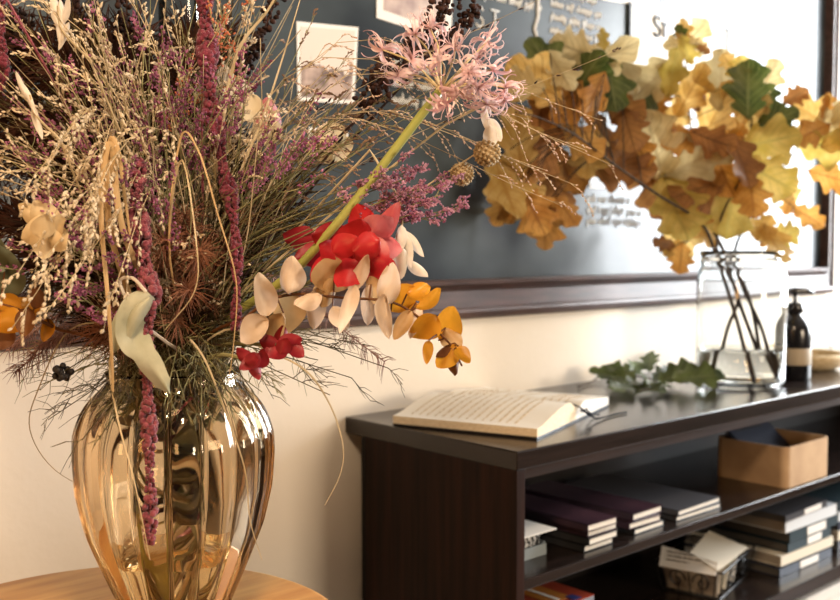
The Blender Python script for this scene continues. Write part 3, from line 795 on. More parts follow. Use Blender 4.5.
# cardboard box with a dark folder
kraft = mat('kraft_card', (.40, .26, .15), .8, .2, (.50, .34, .20), 14, bump=.1)
cbx = thing('cardboard_box', V((.90, -.30, Z1)), 'open shallow cardboard box on the upper shelf', 'box')
def rrect(x0, x1, y0, y1, r, n=5):
    out = []
    for (cx, cy, a0) in ((x1 - r, y0 + r, -PI / 2), (x1 - r, y1 - r, 0), (x0 + r, y1 - r, PI / 2), (x0 + r, y0 + r, PI)):
        for i in range(n + 1):
            a = a0 + PI / 2 * i / n; out.append((cx + r * math.cos(a), cy + r * math.sin(a)))
    return out
def open_tray(mb, ro, ri, z0, zt, zb):
    n = len(ro); b = len(mb.v)
    for ring, z in ((ro, z0), (ro, zt), (ri, zt), (ri, zb)):
        mb.v += [V((x, y, z)) for x, y in ring]
    for k in range(3):
        for i in range(n):
            j = (i + 1) % n; mb.face([b + k * n + i, b + k * n + j, b + (k + 1) * n + j, b + (k + 1) * n + i])
    mb.face([b + i for i in reversed(range(n))]); mb.face([b + 3 * n + i for i in range(n)])
    return mb
zb = Z1 + .0006
build('box_body', open_tray(MB(), rrect(.832, 1.022, -.388, -.225, .016), rrect(.835, 1.019, -.385, -.228, .014), zb, zb + .084, zb + .004), kraft, cbx)
fo = thing('dark_folder', V((.93, -.2, zb + .06)), 'dark blue folder leaning inside the cardboard box', 'folder')
mb = MB(); mb.hexa([(.845, -.36, zb + .006), (1.01, -.36, zb + .006), (1.01, -.345, zb + .006), (.845, -.345, zb + .006),
                    (.845, -.248, zb + .100), (1.01, -.248, zb + .100), (1.01, -.236, zb + .100), (.845, -.236, zb + .100)])
build('folder_cover', mb, navy_c, fo)
mb = MB()
for i in range(9):
    f0 = .10 + .08 * i
    xx = .868 + i * .012
    mb.box((xx, -.2545, zb + .0945), (xx + .006, -.2505, zb + .0985))
build('spiral_binding', mb, steel, fo)

# labelled notebooks on the lower shelf
zz = Z2 + .0006
nb_spec = [(.018, navy_c, .890, 1.118, (.085, .165), 'navy notebook with a white spine label, lowest of the stack on the lower shelf'),
           (.022, cream_c, .900, 1.130, None, 'thick ivory notebook second from the bottom of the lower shelf stack'),
           (.019, teal_c, .925, 1.120, (.085, .150), 'thin slate blue notebook with a short label above the ivory one'),
           (.022, teal_c, .930, 1.150, (.075, .160), 'slate blue notebook with a white label directly under the white one'),
           (.025, white_c, .912, 1.140, None, 'thick white notebook second from the top of the lower shelf stack'),
           (.014, grey_c, .895, 1.090, (.085, .165), 'charcoal notebook with a white label on top of the lower shelf stack')]
for i, (h, m, xa, xb, sl, lab) in enumerate(nb_spec):
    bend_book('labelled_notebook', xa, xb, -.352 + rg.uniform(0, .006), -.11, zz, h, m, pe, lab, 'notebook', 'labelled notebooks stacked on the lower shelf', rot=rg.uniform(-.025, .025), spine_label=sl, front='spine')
    zz += h + .0022
zz = Z2 + .0006
for i, (h, m, nm) in enumerate(((.02, grey_c, 'grey'), (.022, cream_c, 'ivory'), (.018, navy_c, 'navy'), (.022, white_c, 'white'), (.02, teal_c, 'slate blue'))):
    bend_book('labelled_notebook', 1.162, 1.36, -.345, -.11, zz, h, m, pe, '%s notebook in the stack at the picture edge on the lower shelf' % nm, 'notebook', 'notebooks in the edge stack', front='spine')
    zz += h + .0022

# wire basket with cards
wb = V((.748, -.258, Z2))
wire = mat('black_wire', (.010, .010, .011), .35, .5, metal=.3)
bt = thing('wire_basket', wb, 'black scrolled wire basket filled with cream cards on the lower shelf', 'basket')
ang = math.radians(13.5)
def bl(a, b, z):
    return wb + V((a * math.cos(ang) - b * math.sin(ang), a * math.sin(ang) + b * math.cos(ang), z + .0018))
HA, HB2, HT = .093, .058, .060
def rimp(k, z):   # flare
    s = 1 + .20 * z / HT
    return [bl(-HA * s, -HB2 * s, z), bl(HA * s, -HB2 * s, z), bl(HA * s, HB2 * s, z), bl(-HA * s, HB2 * s, z)]
for nm, z, rr in (('rim', HT, .0019), ('base_ring', 0, .0016)):
    q = rimp(0, z); build(nm, MB().tube(q + [q[0], q[1]], rr, 6), wire, bt)
mb = MB()
for e in range(4):
    q0 = rimp(0, 0); q1 = rimp(0, HT)
    for i in range(5):
        f_ = i / 4 if e in (0, 2) else (i + .5) / 5
        mb.tube([q0[e].lerp(q0[(e + 1) % 4], f_), q1[e].lerp(q1[(e + 1) % 4], f_)], .0011, 5)
for i in range(1, 5):
    q0 = rimp(0, 0); mb.tube([q0[0].lerp(q0[1], i / 5), q0[3].lerp(q0[2], i / 5)], .001, 5)
build('wire_bars', mb, wire, bt)
for e in range(4):
    mb = MB(); q0 = rimp(0, 0); q1 = rimp(0, HT)
    out = ((q0[e] + q0[(e + 1) % 4]) / 2 - bl(0, 0, 0)); out.z = 0; out.normalize()
    for c_, sg in ((.30, 1), (.70, -1)):
        pts = []
        for i in range(26):
            a = i / 25 * 2.6 * PI; rr = .26 * (1 - i / 30)
            fu = c_ + sg * rr * math.cos(a) * .55; fv = .5 + rr * math.sin(a) * 1.5
            fv = max(.04, min(.96, fv))
            a0 = q0[e].lerp(q0[(e + 1) % 4], fu); a1 = q1[e].lerp(q1[(e + 1) % 4], fu)
            pts.append(a0.lerp(a1, fv) + out * .0015)
        mb.tube(pts, .0013, 5)
    build('scroll', mb, wire, bt)
printed = mat('printed_card', (.52, .45, .36), .6, .3, (.20, .16, .13), 34, detail=6)
ci = mat('card_ink', (.16, .13, .11), .8)
cards = [(-.088, 'printed postcard standing at the short side of the wire basket', printed, .0), (-.070, 'cream card right behind the printed postcard in the wire basket', paper_c, .004), (-.035, 'ivory card standing in the middle of the wire basket', cream_c, .006), (.02, 'white card standing towards the far side of the wire basket', paper_w, .004)]
for i, (a0, lab, m, up) in enumerate(cards):
    mb = MB(); tl = -.012 + .022 * (i > 0)
    p = [bl(a0, .052, .004), bl(a0, -.052, .004), bl(a0 + .0016, -.052, .004), bl(a0 + .0016, .052, .004),
         bl(a0 + tl, .056, .054 + up), bl(a0 + tl, -.056, .054 + up), bl(a0 + tl + .0016, -.056, .054 + up), bl(a0 + tl + .0016, .056, .054 + up)]
    mb.hexa(p); o = build('postcard', mb, m); tag(o, lab, 'card', 'cards in the wire basket')
# two loose cards lying over the rim
def quadcard(name, px, z, th, m, lab, text=False):
    q = [onz(x, y, zz_) for (x, y), zz_ in zip(px, z)]
    t = thing(name, q[0], lab, 'card', 'cards lying on the wire basket')
    mb = MB(); mb.hexa(q + [p + V((0, 0, th)) for p in q]); build('paper', mb, m, t)
    if text:
        tm = MB(); ux_ = (q[1] - q[0]).normalized(); uy_ = (q[3] - q[0]).normalized(); rgg = random.Random(4)
        for i in range(3):
            o_ = q[0] + (q[3] - q[0]) * (.72 - .2 * i) + (q[1] - q[0]) * .12 + V((0, 0, th))
            cursive(tm, o_, (q[1] - q[0]).length * (.5, .62, .4)[i], .004, ux_, uy_, V((0, 0, .0005)), .0006, rgg)
        build('printed_text', tm, ci, t)
    return t
quadcard('loose_card', [(659, 566), (716, 576), (718, 563), (662, 546)], (Z2 + .0635, Z2 + .0635, Z2 + .078, Z2 + .090), .0012, paper_w, 'white card with printed lines lying over the rim of the wire basket', True)
quadcard('loose_card', [(690, 553), (718, 571), (748, 548), (709, 531)], (Z2 + .086, Z2 + .070, Z2 + .074, Z2 + .092), .0012, cream_c, 'plain cream card lying on top at the back of the wire basket')

# stacked boxes near the side panel on the lower shelf
bxr = mat('game_red', (.30, .045, .02), .4, .5); bxo = mat('game_orange', (.44, .17, .03), .4, .5); bxb = mat('game_blue', (.03, .04, .16), .4, .5); bxg = mat('game_grey', (.20, .22, .27), .45, .5)
zt0 = Z2 + .0006
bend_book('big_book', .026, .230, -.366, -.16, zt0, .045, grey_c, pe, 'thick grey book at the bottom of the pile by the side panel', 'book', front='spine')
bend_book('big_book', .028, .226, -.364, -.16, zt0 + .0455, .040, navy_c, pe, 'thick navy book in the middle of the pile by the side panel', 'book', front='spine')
t = thing('picture_box', V((.14, -.27, zt0 + .086)), 'flat box with a red, orange and blue printed lid by the side panel', 'box')
zx = zt0 + .0862
build('box_body', MB().box((.030, -.364, zx), (.236, -.165, zx + .0365)), bxg, t, bevel=.0015)
lid = MB(); lid.box((.030, -.364, zx + .0367), (.236, -.165, zx + .0377)); build('printed_lid', lid, bxr, t)
art = MB()
art.cur = 0; art.box((.060, -.36, zx + .0379), (.10, -.2, zx + .0383)); art.cur = 1; art.box((.15, -.345, zx + .0379), (.20, -.22, zx + .0383))
art.cur = 2; art.box((.168, -.34, zx + .0385), (.176, -.24, zx + .0389)); art.cur = 0; art.box((.190, -.360, zx + .0385), (.208, -.34, zx + .0389))
build('cover_art', art, [bxb, bxo, paper_w], t)
wbx = thing('white_box', V((1.0, -.25, .1705)), 'white box on the lowest shelf under the notebook stack', 'box')
build('box_body', MB().box((.93, -.375, .1706), (1.25, -.08, .32)), paper_w, wbx, bevel=.003); build('lid', MB().box((.926, -.379, .3202), (1.254, -.076, .345)), paper_w, wbx, bevel=.003)

# ------------------------------------------------------------------ round table
TZ = .73; tcx, tcy, TR = -.674, -.493, .236
tb = thing('round_table', (tcx, tcy, 0), 'small round warm pine table under the amber vase', 'table')
build('tabletop', MB().lathe([(0, TZ - .026), (TR - .008, TZ - .026), (TR - .001, TZ - .020), (TR, TZ - .013), (TR - .001, TZ - .006), (TR - .006, TZ - .001), (TR - .010, TZ), (0, TZ)], (tcx, tcy, 0), 96), pine, tb)
build('pedestal', MB().lathe([(.024, .02), (.024, .66), (.05, .68), (.10, TZ - .0262)], (tcx, tcy, 0), 32), steel, tb, smooth=True)
build('base', MB().lathe([(.0, 0), (.19, 0), (.19, .010), (.06, .022), (.026, .024)], (tcx, tcy, 0), 48), steel, tb, smooth=True)

# ------------------------------------------------------------------ amber ribbed vase
vc = V((-.591, -.482, TZ + .0005))
VP = [(0, .047), (.010, .052), (.042, .0655), (.069, .0765), (.092, .0855), (.13, .094), (.165, .0965), (.185, .0955), (.203, .0895), (.216, .0820), (.226, .073), (.232, .066), (.237, .0625), (.242, .0635), (.256, .068)]
def vr(z):
    for (a, ra), (b, rb_) in zip(VP, VP[1:]):
        if a <= z <= b:
            return ra + (rb_ - ra) * (z - a) / (b - a)
    return VP[-1][1]
def smooth_r(z): return (vr(max(0, z - .006)) + 2 * vr(z) + vr(min(.256, z + .006))) / 4
NL = 18
def lobe(amp):
    def f(a, z):
        fade = min(1, max(0, (.240 - z) / .03)) * min(1, .35 + z / .05)
        return 1 + amp * fade * (abs(math.sin(a * NL / 2 + .4)) ** .75 - .72)
    return f
zs = [i * .246 / 44 for i in range(45)]
outp = [(0, 0), (.040, 0)] + [(smooth_r(z), max(z, .002)) for z in zs]
inp = [(max(.01, smooth_r(z) * .945 - .0040), z) for z in reversed(zs) if z > .016] + [(.030, .014), (0, .013)]
def lobed_lathe(prof, amp, n=NL * 12):
    return MB().lathe(prof, vc, n, lobe=lobe(amp))
def vase_mb(n=NL * 12):
    mb = MB(); fo, fi = lobe(.062), lobe(.020); P = [(q, fo) for q in outp + [(smooth_r(.246) - .003, .2475)]] + [(q, fi) for q in inp]
    for (r_, z), f in P:
        for k in range(n):
            a = 2 * PI * k / n; q = r_ * f(a, z); mb.v.append(vc + V((q * math.cos(a), q * math.sin(a), z)))
    for i in range(len(P) - 1):
        for k in range(n):
            k2 = (k + 1) % n; mb.face([i * n + k, i * n + k2, (i + 1) * n + k2, (i + 1) * n + k])
    return mb
vase = build('glass_vase', vase_mb(), amber, smooth=True)
tag(vase, 'ribbed amber glass vase on the round pine table holding the dried bouquet', 'vase')
WZ = .068
wp = [(0, .0135), (.029, .0145)] + [(max(.01, smooth_r(z) * .945 - .0045), z) for z in zs if .017 < z < WZ] + [(smooth_r(WZ) * .945 - .0047, WZ), (0, WZ)]
vw = build('water', lobed_lathe(wp, .020), water_a, smooth=True); tag(vw, 'shallow water in the bottom of the amber ribbed vase', 'water'); vw['kind'] = 'thing'

# ------------------------------------------------------------------ dried bouquet
B = random.Random(77)
NECK = vc + V((0, 0, .238))
SLOT = [0]
def root(spread=.050, foot=None):
    """points of a stem from inside the vase up through the neck"""
    k = SLOT[0]; SLOT[0] += 1
    a = k * 2.39996; r_ = spread * math.sqrt(((k * 37) % 101 + .5) / 101)
    top = NECK + V((r_ * math.cos(a), r_ * math.sin(a), 0))
    z2 = ((.018 if k % 10 == 0 else .10) if k % 5 == 0 else B.uniform(.19, .215)) if foot is None else foot; a2 = a + (PI if z2 < .15 else 0) + B.uniform(-.6, .6); r2 = B.uniform(.005, .030 + .14 * z2)
    bot = vc + V((r2 * math.cos(a2), r2 * math.sin(a2), z2))
    return bot, top
def stem_to(tip, droop=.0, lean=None, n=22, side=0):
    bot, top = root()
    d = tip - top
    out = V((d.x, d.y, 0))
    mid = top + d * .5 + V((0, 0, d.length * (.10 + droop))) - out * .10 + RV * side
    up = top + V((out.x * .12, out.y * .12, max(.03, d.length * .22)))
    return [bot] + bez([bot.lerp(top, .5), top, up, mid, tip], n)
def rdir(d, ang):
    d = V(d).normalized(); o = d.orthogonal().normalized(); o.rotate(Matrix.Rotation(B.uniform(0, 2 * PI), 3, d))
    return (d * math.cos(ang) + o * math.sin(ang)).normalized()
def path_at(p, u):
    x = u * (len(p) - 1); i = min(int(x), len(p) - 2); return p[i].lerp(p[i + 1], x - i), (p[i + 1] - p[i]).normalized()

def panicle(tip, label, group, seedm, stm=straw, nb=11, bl_=.06, frac=.55, seedL=.0050, seedW=.00112, per=7, droop=.05, rad=.0010, hang=.5, ang=.5, name='dried_grass', side=0):
    p = stem_to(tip, droop, side=side)
    t = thing(name, p[0], label, 'dried grass', group)
    sm = MB().tube(p, taper(len(p), rad, rad * .35), 4)
    sd = MB()
    for i in range(nb):
        u = 1 - frac * (1 - (i + B.random()) / nb)
        q, d = path_at(p, u)
        L = bl_ * (1.15 - .75 * (u - 1 + frac) / frac) * B.uniform(.6, 1.2)
        e = rdir(d, ang * B.uniform(.5, 1.4)); g_ = V((0, 0, -L * hang * B.uniform(.3, 1)))
        br = bez([q, q + e * L * .5 + g_ * .15, q + e * L + g_], 6)
        sd.cur = 1; sd.tube(br, taper(len(br), rad * .45, rad * .25), 3, cap=False); sd.cur = 0
        for k in range(per):
            v = .25 + .75 * (k + B.random()) / per
            s, sd_ = path_at(br, min(v, 1))
            sd.seed(s, rdir(sd_, .5), seedL * B.uniform(.7, 1.2), seedW * B.uniform(.8, 1.25))
    for k in range(6):
        q, d = path_at(p, 1 - .02 * k); sd.seed(q, rdir(d, .4), seedL, seedW)
    build('stem', sm, stm, t)
    build('seed_head', sd, [seedm, stm], t)
    return t

# 1 straw panicles over the upper mass (image x, y, distance)
LAB_P = 'thin straw grass with cream beaded seed heads standing in the amber vase bouquet'
for i in range(115):
    x = B.uniform(-45, 285); y = B.uniform(-45, 170) if B.random() < .75 else B.uniform(150, 260)
    if x > 240: y = min(y, 110)
    panicle(at(x, y, B.uniform(.84, 1.14)), LAB_P, 'straw grasses in the bouquet', straw_seed, droop=B.uniform(0, .12), nb=B.randint(9, 13), per=6, bl_=B.uniform(.04, .075))
# bright beads hanging forward on the left
for i in range(13):
    x = B.uniform(5, 120); y = B.uniform(170, 330)
    panicle(at(x, y, B.uniform(.78, .86)), 'drooping straw grass with bright hanging beads at the front of the bouquet', 'drooping front grasses', straw_seed, droop=.55, nb=9, bl_=.05, hang=1.2, per=8, seedL=.0056, seedW=.0014, frac=.4)
# fine brown panicles right of the centre
for (x, y, d) in [(300, 60, 1.05), (330, 85, 1.0), (365, 95, 1.0), (390, 70, 1.02), (410, 110, .98), (345, 130, 1.0), (425, 60, 1.04), (280, 40, 1.08), (315, 15, 1.1), (400, 130, 1.0), (375, 140, .97), (350, 55, 1.1), (260, 10, 1.1), (440, 95, 1.02), (330, 110, 1.08), (300, 120, 1.02), (385, 95, 1.0), (405, 85, 1.0), (350, 105, .98), (420, 75, 1.03), (395, 115, .98), (362, 75, 1.05), (335, 70, 1.06), (430, 90, 1.0), (372, 120, 1.0), (315, 95, 1.0)]:
    panicle(at(x, y, d), 'wispy brown seeded grass in front of the pinned photo', 'wispy brown grasses', brown_seed, olive_st, nb=14, bl_=.055, per=9, seedL=.0040, seedW=.0008, droop=.02, frac=.5)
# blush beaded grass falling over the oak leaves
for (x, y, d) in [(575, 185, .98), (600, 120, 1.02), (560, 205, .96), (545, 170, .98), (612, 165, 1.0), (585, 150, 1.0), (530, 120, 1.0)]:
    panicle(at(x, y, d), 'arching grass with tiny blush beads falling across the orange oak leaves', 'blush grasses over the oak leaves', blush_seed, straw, nb=12, bl_=.055, frac=.34, per=9, seedL=.0034, seedW=.0008, droop=.30, hang=.8, rad=.0008, ang=.35)
for (x, y, d) in [(562, -12, 1.0), (618, 50, 1.05)]:
    panicle(at(x, y, d), 'very fine dark tipped grass reaching up past the chalk writing', 'fine dark tipped grasses', choc_m, straw, nb=7, bl_=.03, frac=.3, per=4, seedL=.006, seedW=.0009, droop=.0, rad=.0006, ang=.2, hang=.1)

# 2 bare grass stalks and green-olive stems
for i in range(70):
    x = B.uniform(-30, 330); y = B.uniform(-40, 150)
    tip = at(x, y, B.uniform(.86, 1.16)); p = stem_to(tip, B.uniform(-.05, .10), side=B.uniform(-.03, .03))
    o = build('bare_grass', MB().tube(p, taper(len(p), B.uniform(.0008, .0015), .0004), 4), B.choice((straw, olive_st, olive_st, straw)))
    tag(o, 'bare thin grass stalk among the dried flowers of the bouquet', 'dried grass', 'bare grass stalks')
# short dense green-brown stalks around the neck
for i in range(110):
    a = B.uniform(95, 290); y = B.uniform(170, 330)
    tip = at(B.uniform(80, 330), y, B.uniform(.88, 1.1)); p = stem_to(tip, B.uniform(-.05, .1), n=14, side=B.uniform(-.02, .02))
    o = build('bare_grass', MB().tube(p, taper(len(p), B.uniform(.0008, .0015), .0004), 4), B.choice((olive_st, twig_m, olive_st)))
    tag(o, 'short olive stalk crowded above the neck of the amber vase', 'dried grass', 'short olive stalks')

# 3 fine branching twigs
def twig(tip, label, group, m, nb=12, L0=.07, droop=0, rad=.0011, sub=5, name='twig', ang=.75, frac=.7, needle=.012):
    p = stem_to(tip, droop)
    t = thing(name, p[0], label, 'twig', group)
    mb = MB(); build('stem', MB().tube(p, taper(len(p), rad, rad * .4), 4), m, t)
    for i in range(nb):
        u = 1 - frac * (1 - (i + B.random()) / nb); q, d = path_at(p, u)
        L = L0 * (1.1 - .6 * (u - 1 + frac) / frac) * B.uniform(.6, 1.2); e = rdir(d, ang * B.uniform(.6, 1.3))
        br = bez([q, q + e * L * .5 + V((0, 0, .004)), q + (e * .9 + d * .3) * L], 5)
        mb.tube(br, taper(len(br), rad * .5, rad * .3), 3, cap=False)
        for k in range(sub):
            s, dd = path_at(br, .2 + .8 * (k + B.random()) / sub); e2 = rdir(dd, B.uniform(.5, 1.0)); l2 = needle * B.uniform(.6, 1.4)
            mb.tube([s, s + e2 * l2 * .6, s + (e2 + dd * .4) * l2], [rad * .35, rad * .3, rad * .2], 3, cap=False)
    build('twig_spray', mb, m, t)
    return t
for i in range(26):
    x = B.uniform(225, 345); y = B.uniform(120, 290)
    twig(at(x, y, B.uniform(.90, 1.10)), 'dark needled twig packed into the middle of the bouquet', 'dark needled twigs', twig_m, nb=15, L0=.05, sub=7, needle=.013)
for i in range(46):
    x = B.uniform(-20, 260); y = B.uniform(0, 320)
    twig(at(x, y, B.uniform(1.0, 1.18)), 'dark twig deep behind the straw grasses of the bouquet', 'deep dark twigs', twig_m, nb=15, L0=.06, sub=7, needle=.015)
for i in range(34):  # extra near-black twigs put in to imitate shaded gaps
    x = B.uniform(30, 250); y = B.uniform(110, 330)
    twig(at(x, y, B.uniform(.93, 1.04)), 'dark brown needled twig added for shaded gaps between the straw grasses and the vase neck', 'dark twigs between the grasses', twig_d, nb=16, L0=.055, sub=8, needle=.014)
for (x, y, d) in [(40, 385, .95), (62, 402, .93), (82, 440, .90), (95, 365, .94), (28, 345, .97), (15, 372, 1.0), (70, 345, 1.0), (105, 415, .9), (48, 420, .92), (110, 345, .96)]:
    twig(at(x, y, d), 'fine olive twig fanning out low beside the vase against the cream wall', 'low twigs against the wall', twig_m if B.random() < .5 else olive_st, nb=10, L0=.045, droop=.12, sub=4, needle=.015, frac=.75)
for (x, y, d) in [(330, 395, .95), (352, 378, .97), (388, 368, .98), (300, 350, .93), (285, 385, .92), (262, 392, .9), (318, 360, .96), (345, 350, 1.0), (240, 400, .9), (365, 345, 1.0)]:
    twig(at(x, y, d), 'fine olive twig spreading low under the eucalyptus branch', 'low twigs under the eucalyptus', olive_st if B.random() < .6 else twig_m, nb=11, L0=.05, droop=.10, sub=5, needle=.013, frac=.75)

for i in range(22):
    x = B.uniform(92, 262); y = B.uniform(372, 425) if 115 < x < 235 else B.uniform(385, 440)
    twig(at(x, y, B.uniform(.855, .91)), 'fine dark twig drooping over the shoulder of the amber vase', 'twigs over the vase shoulder', B.choice((twig_m, olive_st, twig_m)), nb=9, L0=.032, droop=B.uniform(.12, .3), sub=4, needle=.012, frac=.6)

# 4 sea lavender sprigs
def statice(tip, label, group, m, n=9, L0=.035, stm=olive_st, frac=.25, fl=.0019, per=16, droop=.03):
    p = stem_to(tip, droop); t = thing('sea_lavender', p[0], label, 'flower', group)
    sm = MB().tube(p, taper(len(p), .0011, .0005), 4); fm = MB()
    for i in range(n):
        u = 1 - frac * (1 - (i + B.random()) / n); q, d = path_at(p, u); e = rdir(d, B.uniform(.4, .9)); L = L0 * B.uniform(.5, 1.1)
        br = bez([q, q + e * L * .5, q + (e + d * .5) * L * .9], 4); fm.cur = 1; fm.tube(br, .0005, 3, cap=False); fm.cur = 0
        for k in range(per):
            s, dd = path_at(br, .45 + .55 * B.random())
            fm.seed(s + V((B.uniform(-1, 1), B.uniform(-1, 1), B.uniform(-1, 1))) * .0028, rdir(dd, B.uniform(.3, 1.3)), fl * B.uniform(1.2, 2.4), fl * B.uniform(.4, .75), 4)
    build('stem', sm, stm, t); build('flower_cluster', fm, [m, stm], t)
for (x, y, d) in [(145, 30, .95), (165, 60, .9), (105, 75, .95), (158, 95, .92), (195, 100, .93), (150, 130, .9), (95, 150, .92), (70, 135, .95), (30, 145, .95), (20, 95, 1.0), (115, 185, .86), (35, 265, .86), (65, 250, .84), (85, 300, .84), (55, 205, .86), (120, 245, .85), (160, 195, .88), (10, 20, 1.0), (60, 60, 1.0), (200, 60, .95), (90, 20, 1.0), (40, 180, .9)]:
    statice(at(x, y, d), 'purple sea lavender sprig among the straw grasses over the vase', 'purple sea lavender in the grasses', statice_m, per=22)
for (x, y, d) in [(230, 85, .92), (265, 150, .92), (272, 165, .9), (300, 135, .93), (245, 75, .95), (312, 150, .92), (215, 105, .9)]:
    statice(at(x, y, d), 'purple sea lavender sprig in the middle of the bouquet under the pinned photo', 'purple sea lavender in the middle', statice_m, per=20, n=7, frac=.15)
for (x, y, d) in [(398, 165, .92), (415, 190, .92), (432, 185, .93), (448, 180, .94), (466, 206, .95), (440, 215, .93), (408, 215, .92), (425, 205, .93), (398, 195, .92), (415, 168, .95), (385, 180, .93), (440, 195, .92), (402, 180, .91)]:
    statice(at(x, y, d), 'pink sea lavender sprig reaching out against the dark blackboard', 'pink sea lavender by the blackboard', statice_pk, n=6, L0=.014, frac=.085, per=26, fl=.0020)
for (x, y, d) in [(225, 8, .97), (218, 20, .95), (238, 14, .98)]:
    statice(at(x, y, d), 'coral dried sprig at the top of the bouquet', 'coral sprigs at the top', orange_flo, per=16)

# 5 rusty plumes
def plume(tip, label, group, m, n=420, L0=.030, frac=.35, droop=.08, hr=.0004):
    p = stem_to(tip, droop); t = thing('rusty_plume', p[0], label, 'dried grass', group)
    build('stem', MB().tube(p, taper(len(p), .0011, .0005), 4), m, t)
    mb = MB()
    for i in range(n):
        q, d = path_at(p, 1 - frac * B.random()); e = rdir(d, B.uniform(.5, 1.4)); L = L0 * B.uniform(.4, 1.1)
        mb.tube([q, q + e * L * .55, q + e * L + V((0, 0, -.004))], [hr, hr * .9, hr * .4], 3, cap=False)
    build('plume_hair', mb, m, t)
for (x, y, d) in [(185, 215, .92), (200, 250, .9), (165, 240, .9), (225, 240, .95), (190, 290, .9), (100, 330, .9), (175, 320, .92), (120, 310, .92), (250, 215, .98), (210, 300, .95)]:
    plume(at(x, y, d), 'fuzzy rust brown plume above the vase neck', 'rust brown plumes', rust_m)
dkp = mat('shade_backing_plume', (.018, .008, .006), .85, .1, (.055, .022, .014), 40, vary=.3)  # dark backing plumes added to deepen the bouquet's inner shade
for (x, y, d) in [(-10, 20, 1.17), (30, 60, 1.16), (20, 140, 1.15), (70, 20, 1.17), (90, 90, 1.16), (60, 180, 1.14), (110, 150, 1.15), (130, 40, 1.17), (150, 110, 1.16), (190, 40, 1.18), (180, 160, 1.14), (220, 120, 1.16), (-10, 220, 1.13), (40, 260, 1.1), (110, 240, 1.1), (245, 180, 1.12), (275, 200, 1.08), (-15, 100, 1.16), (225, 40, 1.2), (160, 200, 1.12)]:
    plume(at(x, y, d), 'dark brown feathery plume added as shade deep behind the straw grasses', 'dark plumes deep in the bouquet', dkp, n=1100, L0=.058, frac=.55, hr=.0012)
for (x, y, d) in [(15, 372, .95), (30, 355, .95), (8, 350, .97), (385, 362, 1.0)]:
    plume(at(x, y, d), 'faded mauve grass plume hanging low at the side of the bouquet', 'faded mauve plumes', mat('mauve_plume', (.26, .13, .11), .8, .1, (.42, .26, .23), 60, transl=.2) if 'mauve_plume' not in MATS else MATS['mauve_plume'], n=160, L0=.018, frac=.2, droop=.35)

# 6 chocolate seed heads
def choc(pts, label, w=.011, n=150):
    P_ = bez(pts, 20); bot, top = root(); st = [bot] + bez([bot.lerp(top, .5), top, top.lerp(P_[0], .5) + V((0, 0, .02)), P_[0]], 12)
    t = thing('seed_spike', st[0], label, 'seed head', 'chocolate brown seed spikes')
    build('stem', MB().tube(st + P_[1:], .0012, 4), choc_m, t); mb = MB()
    for i in range(n):
        q, d = path_at(P_, B.random()); e = rdir(d, 1.3); mb.ball(q + e * w * B.uniform(.1, 1), B.uniform(.0022, .0042), 5, 4, (1, B.uniform(.6, 1), B.uniform(.6, 1)))
    build('seed_cluster', mb, choc_m, t, smooth=True)
choc([at(360, 115, 1.02), at(383, 80, 1.0), at(405, 62, 1.0), at(425, 35, .99), at(442, 8, .99), at(450, -15, .99)], 'chocolate brown seed spike rising behind the pink flower head', .017, 260)
choc([at(425, 60, 1.03), at(445, 42, 1.02), at(462, 22, 1.02), at(478, 6, 1.02)], 'chocolate brown seed spike tilted towards the chalk letters', .010, 110)
choc([at(372, 105, 1.0), at(382, 70, 1.02), at(386, 45, 1.03)], 'short chocolate brown seed spike in front of the photo edge', .010, 80)
choc([at(238, 80, 1.03), at(255, 50, 1.03), at(268, 20, 1.04), at(280, -12, 1.05)], 'dark brown seed spike behind the long straw stalks at the top', .010, 110)
choc([at(60, 80, 1.08), at(68, 40, 1.08), at(75, -10, 1.08)], 'dark brown seed spike deep at the upper side of the bouquet', .015, 130)
choc([at(120, 70, 1.1), at(125, 30, 1.1), at(128, -15, 1.1)], 'dark brown seed spike deep behind the sea lavender at the top', .016, 140)
choc([at(20, 110, 1.1), at(18, 60, 1.1), at(20, 10, 1.1)], 'dark brown seed spike at the outer edge of the bouquet', .016, 140)

# 7 amaranth tassels
def tassel(pts, ws, label, m, stempts=None):
    P_ = bez(pts, 60); n = len(P_)
    if stempts is None:
        bot, top = root(); stempts = [bot, bot.lerp(top, .5), top, top.lerp(P_[0], .55) + V((0, 0, .03)), P_[0]]
    S = bez(stempts, 16)
    t = thing('amaranth', S[0], label, 'flower', 'amaranth tassels')
    build('stem', MB().tube(S + P_[1:], .0013, 5), maroon_l, t)
    mb = MB(); N = int(sum((P_[i + 1] - P_[i]).length for i in range(n - 1)) / .0011)
    for i in range(N):
        u = (i + .5) / N; q, d = path_at(P_, u)
        w = ws[min(int(u * (len(ws) - 1)), len(ws) - 2)]; w2 = ws[min(int(u * (len(ws) - 1)) + 1, len(ws) - 1)]
        fr_ = u * (len(ws) - 1) % 1; ww = (w + (w2 - w) * fr_) * .5 / F * .92
        ww *= .80 + .25 * math.sin(u * N * .11) 
        for k in range(2):
            e = rdir(d, PI / 2); rr = ww * .42
            mb.ball(q + e * ww * .58, rr * B.uniform(.7, 1.1), 6, 4)
    build('tassel', mb, m, t, smooth=True)
tv = (NECK - V((0, 0, .0)))
tassel([at(140, 160, .90), at(136, 200, .885), at(142, 250, .880), at(150, 300, .878), at(146, 350, .878), at(148, 400, .878), at(150, 470, .880), at(150, 545, .888)], [14, 22, 26, 28, 26, 20, 18, 19, 19, 18, 15],
       'long dusty maroon amaranth tassel hanging down the front of the amber vase', maroon_l)
